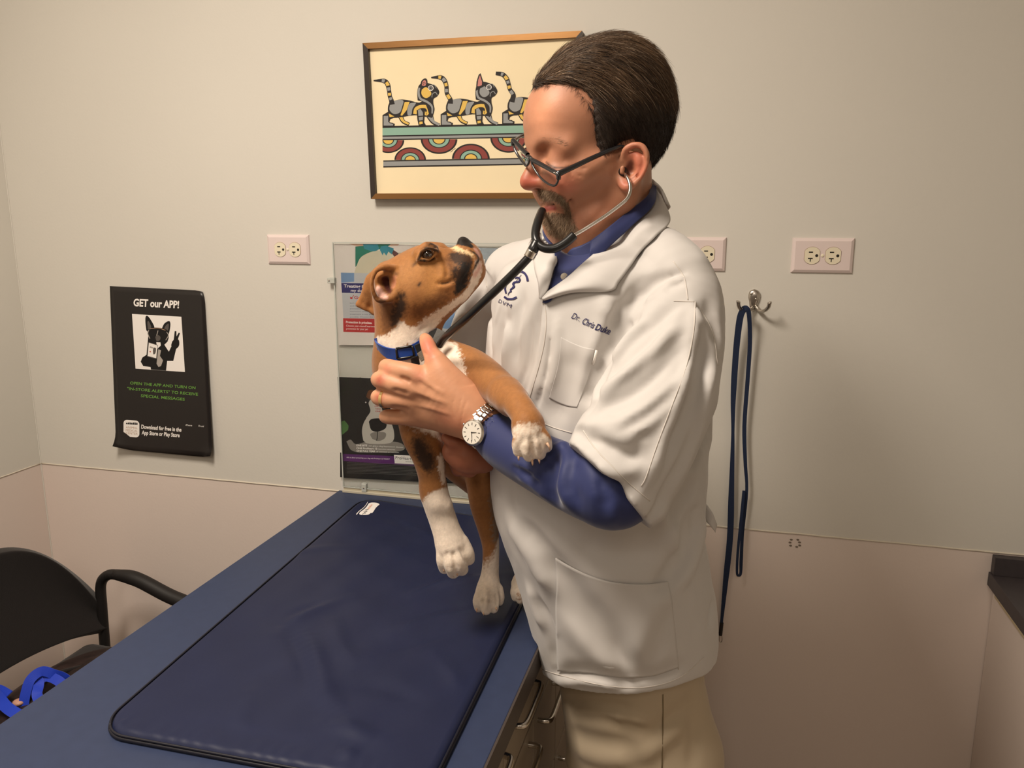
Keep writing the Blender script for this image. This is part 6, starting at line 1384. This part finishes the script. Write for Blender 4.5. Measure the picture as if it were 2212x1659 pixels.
# short beard round the mouth
M_beard = mat('beard_hair', srgb(120, 96, 74), 0.6, attr='Col')
BR_ = Clay(HP(1200, 460) - [.06, .06, .06], HP(1200, 460) + [.06, .06, .06], .0018)
BR_.cone([HN(1196, 478, 0, 20), HN(1203, 492, 0, 17.5)], .008)
for s_ in (1, -1): BR_.cone([HN(1198, 480, .004 * s_, 20), HN(1208, 492, .012 * s_, 19), HN(1226, 492, .022 * s_, 14)], .008)
vb, qb = BR_.skin(1); bcl = np.tile(np.array(srgb(98, 76, 58)), (len(vb), 1)) * (.75 + .5 * vnoise(vb, 500, 4)[:, None])
beard = clay_mesh('beard', [(vb, qb)], M_beard, person, bcl); bb_ = bvh_of(vb, qb)
rts = []; drs = []; cl_ = []
def plant(poly, n, dirf, seed):
    r2 = np.random.default_rng(seed); xs = [p[0] for p in poly]; ys = [p[1] for p in poly]; k_ = 0; tries = 0
    while k_ < n and tries < n * 8:
        tries += 1; x, y = r2.uniform(min(xs), max(xs)), r2.uniform(min(ys), max(ys)); ins = False
        for (x1, y1), (x2, y2) in zip(poly, poly[1:] + poly[:1]):
            if (y1 > y) != (y2 > y) and x < (x2 - x1) * (y - y1) / (y2 - y1) + x1: ins = not ins
        if not ins: continue
        r = ray(x, y); r = r / float(r @ FH); o_ = Vector(CAM + r * .8); a = hbvh.ray_cast(o_, Vector(r)); b2 = bb_.ray_cast(o_, Vector(r))
        h = b2 if (b2[0] is not None and (a[0] is None or b2[3] < a[3])) else a
        if h[0] is None: continue
        n_ = np.array(h[1]); n_ = n_ if n_ @ r < 0 else -n_; rts.append(np.array(h[0])); drs.append(n_ * .35 + np.array(dirf)); k_ += 1
        g = r2.uniform(0, 1); cl_.append(np.array(srgb(92, 68, 48)) * (1 - g) + np.array(srgb(176, 150, 120)) * g)
plant([(1160, 410), (1172, 408), (1195, 412), (1214, 424), (1226, 440), (1216, 440), (1200, 432), (1176, 432)], 900, -uz * .9 + fh_ * .3, 1)
plant([(1214, 428), (1228, 436), (1236, 470), (1250, 495), (1236, 510), (1214, 500), (1222, 465)], 700, -uz * .9 - fh_ * .1, 2)
plant([(1172, 458), (1200, 458), (1222, 462), (1238, 490), (1232, 512), (1206, 516), (1186, 505), (1174, 480)], 1900, -uz * .9 + fh_ * .25, 3)
strands('beard_strands', rts, drs, .0062, .00016, M_beard, beard, 3, None, 0, .1, (0, 0, -.2), .30, 5, None, cl_)
rts = []; drs = []; cl_ = []
plant([(1156, 300), (1176, 296), (1200, 298), (1222, 310), (1220, 316), (1190, 307), (1160, 309)], 420, -fh_ * .8 + uz * .1, 4)
strands('eyebrow', rts, drs, .007, .00013, M_beard, person, 3, None, 0, .1, (0, 0, -.2), .2, 6, None, cl_)

# ------------------------------------------------------------------ eyeglasses
M_gl = mat('black_acetate', (0.012, 0.012, 0.014), 0.18, spec=.6, coat=.5); M_lens = mat('lens_glass', (0.96, 0.98, 1.0), 0.0, trans=1.0, ior=1.08)
gl = empty('eyeglasses', HP(1160, 350), 'black framed eyeglasses slid low on the nose of the man', 'eyeglasses')
G = lambda x, y, F: P(x, y, F)
# near rim outline, far rim outline (top edges straight, rounded rectangles seen obliquely)
near = [(1149, 345, 1.022), (1170, 356, 1.008), (1192, 368, .992), (1205, 376, .982), (1206, 388, .982), (1200, 400, .984), (1188, 399, .992), (1172, 388, 1.004), (1160, 374, 1.014), (1150, 356, 1.021)]
far = [(1140, 334, 1.032), (1128, 322, 1.044), (1114, 308, 1.058), (1108, 303, 1.064), (1109, 314, 1.064), (1114, 328, 1.060), (1124, 344, 1.050), (1136, 358, 1.036), (1142, 352, 1.030), (1143, 342, 1.030)]
for nm, pts in (('rim', near), ('rim', far)):
    q = cat_rom([list(G(*p)) for p in pts + [pts[0]]], 70); rr = [(.0029 if i < 28 else .0014) for i in range(70)]
    rim = MB().tube(q, rr, 10, cap=False).build(nm, M_gl, gl, smooth=True)
    cq = q[:-1].mean(0); n_ = np.cross(q[10] - cq, q[30] - cq); n_ /= np.linalg.norm(n_); k_ = len(q) - 1
    MB().add([p - n_ * .0006 for p in q[:-1]] + [p + n_ * .0006 for p in q[:-1]] + [cq - n_ * .0006, cq + n_ * .0006], [(i, (i + 1) % k_, 2 * k_) for i in range(k_)] + [((i + 1) % k_ + k_, i + k_, 2 * k_ + 1) for i in range(k_)] + [(i, i + k_, (i + 1) % k_ + k_, (i + 1) % k_) for i in range(k_)]).build('lens', M_lens, rim)
MB().tube(cat_rom([list(G(1150, 347, 1.021)), list(G(1146, 340, 1.025)), list(G(1140, 336, 1.031))], 10), .0020, 10).build('bridge', M_gl, gl, smooth=True)
tp = cat_rom([list(G(1203, 377, .983)), list(G(1240, 360, .992)), list(G(1280, 341, 1.000)), list(G(1320, 324, 1.008)), list(G(1345, 317, 1.015)), list(G(1352, 330, 1.022))], 30)
b = MB(); b.tube(tp, np.interp(np.linspace(0, 1, 30), [0, .1, .8, 1], [.0042, .0034, .0024, .0018]), 10); b.build('temple', M_gl, gl, smooth=True)
tp = cat_rom([list(G(1109, 304, 1.064)), list(G(1133, 291, 1.100)), list(G(1180, 280, 1.140)), list(G(1260, 300, 1.165))], 20); MB().tube(tp, .0019, 10).build('temple', M_gl, gl, smooth=True)
MB().sphere(G(1199, 373, .981), (.0022, .0012, .0008), 12, axes=np.array([RV, CD, CF])).build('hinge_rivet', M_chrome, gl, smooth=True)

# ------------------------------------------------------------------ stethoscope
M_rub = mat('black_rubber', (0.012, 0.012, 0.012), 0.28, spec=.5); M_ss = mat('steel_tube', (0.72, 0.70, 0.66), 0.18, metal=1.0)
stt = empty('stethoscope', P(1155, 540, .97), 'black stethoscope with metal ear tubes, worn by the man and reaching towards the puppy collar', 'stethoscope')
def tb_(pts, r, m, nm, par, n=40, seg=12): q = cat_rom([list(P(*p)) for p in pts], n); return MB().tube(q, r, seg).build(nm, m, par, smooth=True)
tb_([(1348, 373, 1.010), (1354, 381, .998), (1360, 396, .990), (1361, 412, .985), (1355, 428, .980), (1341, 441, .978), (1312, 463, .975), (1285, 481, .972), (1256, 499, .970), (1238, 509, .968)], .0022, M_ss, 'ear_tube', stt)
MB().sphere(P(1346, 371, 1.012), (.006, .006, .006), 14).build('ear_tip', M_rub, stt, smooth=True)
tb_([(1262, 385, 1.17), (1215, 415, 1.14), (1188, 432, 1.11), (1176, 446, 1.065), (1168, 466, 1.005)], .0022, M_ss, 'ear_tube', stt)
tb_([(1171, 456, 1.022), (1163, 476, 1.0), (1157, 500, .985), (1158, 518, .975), (1166, 530, .970), (1180, 537, .966), (1200, 536, .964), (1222, 524, .965), (1240, 508, .968)], .0054, M_rub, 'yoke_tubing', stt, 60, 16)
tb_([(1160, 524, .973), (1153, 537, .970), (1148, 547, .970)], .0066, M_rub, 'yoke_joint', stt, 12, 16)
tb_([(1151, 541, .969), (1143, 556, .970)], .0069, M_chrome, 'tube_clip', stt, 6, 16)
tb_([(1146, 552, .970), (1110, 590, .972), (1060, 638, .985), (1010, 685, 1.01), (975, 716, 1.04), (958, 733, 1.065), (950, 745, 1.078)], .0052, M_rub, 'tubing', stt, 60, 16)

# ------------------------------------------------------------------ wristwatch and ring
wt = empty('wristwatch', P(1022, 933, .99), 'steel wristwatch with white dial on the wrist of the near hand', 'watch')
wax = P(1085, 948, 1.0) - P(1022, 898, 1.03); wax /= np.linalg.norm(wax)
wc = P(1047, 921, 1.022); e1_ = np.cross(wax, CF); e1_ /= np.linalg.norm(e1_); e2_ = np.cross(wax, e1_)
lb = bvh_of(lV, lQ)
def wrist(ang, ax_off=0.0, lift=.002):
    d_ = e1_ * math.cos(ang) + e2_ * math.sin(ang); o_ = wc + wax * ax_off; h = lb.ray_cast(Vector(o_ + d_ * .08), Vector(-d_)); R = .08 - h[3] if h[0] is not None else .028
    return o_ + d_ * (R + lift), d_
# dial faces the lower left; choose the angle whose surface point projects nearest (1022,933)
best_a = min(np.linspace(0, 2 * math.pi, 120), key=lambda a: (pix(wrist(a, 0, .006)[0])[0] - 1024) ** 2 + (pix(wrist(a, 0, .006)[0])[1] - 934) ** 2 + (4000 if wrist(a)[1] @ CF > .3 else 0))
_, dn = wrist(best_a); dn = dn - CF * .45; dn -= wax * (dn @ wax); dn /= np.linalg.norm(dn)
dc_ = P(1023, 934, .985); ea = wax; eb = np.cross(dn, ea)
def disc(nm, R, h0_, h1_, m, par, n=40, bev=0):
    v = []; 
    for R_, h_ in ((R, h0_), (R, h1_ - bev), (R - bev, h1_)): v += [dc_ + (ea * math.cos(2 * math.pi * k / n) + eb * math.sin(2 * math.pi * k / n)) * R_ + dn * h_ for k in range(n)]
    f = [tuple(range(n))[::-1], tuple(range(2 * n, 3 * n))] + [(r * n + k, r * n + (k + 1) % n, (r + 1) * n + (k + 1) % n, (r + 1) * n + k) for r in range(2) for k in range(n)]
    return MB().add(v, f).build(nm, m, par, smooth=False)
M_steel = mat('watch_steel', (0.66, 0.64, 0.60), 0.22, metal=1.0)
case = disc('case', .0172, -.006, .0035, M_steel, wt, 48, .002)
disc('dial', .0146, .0034, .0040, mat('watch_dial', srgb(226, 220, 208), .3, coat=.5), case)
b = MB()
for k_ in range(12):
    a = math.pi / 6 * k_; d_ = ea * math.cos(a) + eb * math.sin(a); t__ = np.cross(dn, d_); L0 = .0095 if k_ % 3 else .0088
    p0, p1 = dc_ + dn * .00425 + d_ * L0, dc_ + dn * .00425 + d_ * .0128; b.add([p0 - t__ * .0004, p0 + t__ * .0004, p1 + t__ * .0004, p1 - t__ * .0004], [(0, 1, 2, 3)])
b.build('hour_marks', I_black, case)
def handp(px_, py_, wdt, nm):
    tgt = P(px_, py_, .98) - dc_; tgt -= dn * (tgt @ dn); tgt = tgt / np.linalg.norm(tgt); L = .0105 if nm == 'minute_hand' else .0075; t__ = np.cross(dn, tgt)
    p0, p1 = dc_ + dn * .0046 - tgt * .001, dc_ + dn * .0046 + tgt * L; MB().add([p0 - t__ * wdt, p0 + t__ * wdt, p1 + t__ * wdt * .4, p1 - t__ * wdt * .4], [(0, 1, 2, 3)]).build(nm, I_black, case)
handp(1021, 953, .0005, 'minute_hand'); handp(1034, 934, .0007, 'hour_hand')
mid_ = dc_ + dn * .002; crown = dc_ + (-ea) * .0185 - dn * .001; MB().sphere(crown, (.002, .002, .002), 10).build('crown', M_steel, case, smooth=True)
NL = 26
b = MB()
a0_ = best_a
for sgn in (1, -1):
    pass
for k_ in range(NL):
    a = a0_ + math.radians(30) + (2 * math.pi - math.radians(60)) * (k_ + .5) / NL; p_, d_ = wrist(a, 0.0, .0022); t__ = np.cross(wax, d_); hl = .0032
    for j_, (o0, o1) in enumerate(((-.0088, -.0035), (-.0033, .0033), (.0035, .0088))):
        sh = hl * (.55 if j_ == 1 else 0)
        vs = [p_ + wax * o + t__ * (tt + sh) + d_ * hh for o in (o0, o1) for tt in (-hl * .86, hl * .86) for hh in (-.0011, .0011)]
        b.add(vs, [(0, 1, 3, 2), (4, 6, 7, 5), (0, 4, 5, 1), (2, 3, 7, 6), (0, 2, 6, 4), (1, 5, 7, 3)])
o = b.build('bracelet', M_steel, wt); md = o.modifiers.new('b', 'BEVEL'); md.width = .0006; md.segments = 2
rg = empty('ring', P(831, 872, 1.035), 'plain gold band on the ring finger of the near hand', 'ring')
ra = P(827, 860, 1.052) - P(855, 864, 1.042); ra /= np.linalg.norm(ra); rc = P(833, 861, 1.0495); u1 = np.cross(ra, CF); u1 /= np.linalg.norm(u1); u2 = np.cross(ra, u1)
b = MB(); q = []
for k_ in range(41):
    a = 2 * math.pi * k_ / 40; d_ = u1 * math.cos(a) + u2 * math.sin(a); h = lb.ray_cast(Vector(rc + d_ * .03), Vector(-d_)); R = min(.0145, .03 - h[3] + .0004) if h[0] is not None else .0125; q.append((R, d_))
rm_ = np.median([x[0] for x in q]); q = [rc + d_ * max(rm_ * .92, min(rm_ * 1.08, R)) for R, d_ in q]
b.ribbon(q, [p - rc for p in q], .0045, .0012); b.build('band', mat('gold', (0.85, 0.60, 0.28), 0.2, metal=1.0), rg, smooth=False)
# ------------------------------------------------------------------ padded mat on the table
M_vin = mat('navy_vinyl', srgb(30, 36, 64), 0.5, spec=.3, bump=.12, bscale=500, bdist=.0005, var=.05, vscale=14); M_pip = mat('mat_piping', srgb(20, 20, 32), .5)
mt = empty('table_mat', (-.52, 1.13, TZ), 'wrinkled dark navy padded mat with rounded corners and black piping, lying on the table', 'mat')
c4 = [(-.722, .713), (-.286, .716), (-.305, 1.50), (-.768, 1.572)]   # near left, near right, far right, far left
NU, NV = 110, 190
U, W = np.meshgrid(np.linspace(0, 1, NU), np.linspace(0, 1, NV), indexing='ij')
A = [np.array(q) for q in c4]
XY = (A[0][None, None] * ((1 - U) * (1 - W))[..., None] + A[1] * (U * (1 - W))[..., None] + A[2] * (U * W)[..., None] + A[3] * ((1 - U) * W)[..., None])
# round corners: pull the grid towards a rounded rectangle
def rr_(u, v, ru=.10, rv=.055):
    x = np.minimum(u, 1 - u) / ru; y = np.minimum(v, 1 - v) / rv; m_ = (x < 1) & (y < 1)
    d_ = np.sqrt(np.clip(1 - x, 0, 1) ** 2 + np.clip(1 - y, 0, 1) ** 2) + 1e-9; mx = np.maximum(np.clip(1 - x, 0, 1), np.clip(1 - y, 0, 1)); s_ = np.where(m_, mx / d_, 1)
    nx = 1 - (1 - x) * s_; ny = 1 - (1 - y) * s_
    uu = np.where(m_, np.where(u < .5, nx * ru, 1 - nx * ru), u); vv = np.where(m_, np.where(v < .5, ny * rv, 1 - ny * rv), v); return uu, vv
U2, W2 = rr_(U, W)
XY = (A[0][None, None] * ((1 - U2) * (1 - W2))[..., None] + A[1] * (U2 * (1 - W2))[..., None] + A[2] * (U2 * W2)[..., None] + A[3] * ((1 - U2) * W2)[..., None])
edge = np.minimum(np.minimum(U, 1 - U) * 4.4, np.minimum(W, 1 - W) * 7.8)
Zt = .0105 * np.clip(edge / .08, 0, 1) ** .45
def crease(Zt, pts, w_, h_):
    p = np.array([onZ(x, y, .91)[:2] for x, y in cat_rom(np.array(pts, float), 24)]); D_ = np.full(U.shape, 9.0); F_ = np.zeros(U.shape)
    for i in range(len(p) - 1):
        a, b_ = p[i], p[i + 1]; d_ = b_ - a; t = np.clip(((XY - a) @ d_) / (d_ @ d_ + 1e-9), 0, 1); q = np.linalg.norm(XY - a - t[..., None] * d_, axis=-1); m_ = q < D_; D_ = np.where(m_, q, D_); F_ = np.where(m_, math.sin(math.pi * min(max((i + .5) / (len(p) - 1), .08), .92)), F_)
    return Zt + h_ * np.exp(-(D_ / w_) ** 2) * F_
for pts, w_, h_ in [([(640, 1340), (680, 1420), (700, 1500), (760, 1560)], .016, .0055), ([(620, 1350), (660, 1440), (680, 1520)], .014, -.004), ([(600, 1370), (640, 1340), (700, 1310), (760, 1290)], .012, .004), ([(610, 1350), (650, 1320), (720, 1300)], .010, -.003),
                    ([(850, 1370), (930, 1340), (1020, 1320)], .014, .004), ([(830, 1410), (930, 1380), (1010, 1350)], .016, -.003), ([(860, 1300), (960, 1260), (1100, 1240)], .012, .004), ([(720, 1340), (740, 1400), (770, 1440)], .012, .003),
                    ([(940, 1410), (980, 1460), (990, 1500)], .012, .003), ([(700, 1560), (760, 1580), (820, 1600)], .014, .005), ([(730, 1620), (770, 1640)], .012, .004), ([(560, 1220), (660, 1190), (780, 1180)], .014, .002), ([(760, 1480), (840, 1490), (900, 1520)], .016, -.003), ([(540, 1500), (520, 1560), (560, 1600)], .014, .003), ([(880, 1130), (950, 1170), (1000, 1200)], .014, .003),
                    ([(420, 1560), (560, 1590), (700, 1615)], .012, -.002), ([(820, 1110), (900, 1150)], .014, -.002)]: Zt = crease(Zt, pts, w_, h_)
# puckers along the near hem
pk_ = np.clip(1 - W * 22, 0, 1) * np.clip(W * 120, 0, 1); Zt = Zt + pk_ * .0007 * np.sin(U * 120 + 2 * np.sin(U * 23)) + .0010 * np.clip(edge, 0, 1) * (np.sin(XY[..., 0] * 60 + XY[..., 1] * 25) * np.sin(XY[..., 1] * 38 - XY[..., 0] * 20))
Zt = np.maximum(Zt, .0015) * np.clip(edge * 40, .15, 1)
vs = [(XY[i, j, 0], XY[i, j, 1], TZ + Zt[i, j] + .0005) for i in range(NU) for j in range(NV)]
fs = [(i * NV + j, (i + 1) * NV + j, (i + 1) * NV + j + 1, i * NV + j + 1) for i in range(NU - 1) for j in range(NV - 1)]
mesh('pad', vs, fs, mt, [M_vin])
bd = [(i, 0) for i in range(NU)] + [(NU - 1, j) for j in range(1, NV)] + [(i, NV - 1) for i in range(NU - 2, -1, -1)] + [(0, j) for j in range(NV - 2, 0, -1)]
q = [(XY[i, j, 0], XY[i, j, 1], TZ + .0030) for i, j in bd]; q = np.array(q + [q[0]])
MB().tube(q[::2], .0028, 8).build('piping', M_pip, mt, smooth=True); MB().tube(q[::2] + np.array([0, 0, .0042]), .0016, 8).build('piping', M_pip, mt, smooth=True)
from mathutils.kdtree import KDTree
def zmat(x, y):
    d_ = (XY[..., 0] - x) ** 2 + (XY[..., 1] - y) ** 2; i, j = np.unravel_index(np.argmin(d_), d_.shape); return TZ + Zt[i, j] + .0012
def lab(u, v, l): p = onZ(750 + u / 22.12, 1070 + v / 22.12, .911); return (p[0], p[1], zmat(p[0], p[1]) + .0002 + .00006 * l)
la = Art(lab)
la.smooth([(1030, 400), (1150, 365), (1330, 365), (1470, 395), (1540, 450), (1470, 520), (1370, 620), (1290, 750), (1200, 865), (1120, 865), (1080, 910), (980, 950), (780, 955), (620, 940), (580, 880), (640, 800), (800, 690), (930, 560)], 0, 60)
la.stroke([(985, 330), (930, 430), (830, 570), (700, 680), (560, 790), (440, 930)], [20, 24, 26, 30, 44], 0)
la.text('un', (1220, 445), (1100, 640), 230, 1, bold=.01, up=(-190, 60)); la.text('Vet', (1100, 625), (860, 900), 250, 2, bold=.01, up=(-190, 60))
la.build('maker_label', [I_white, ink('label_orange', 222, 140, 100), ink('label_dark', 60, 56, 60)], mt)
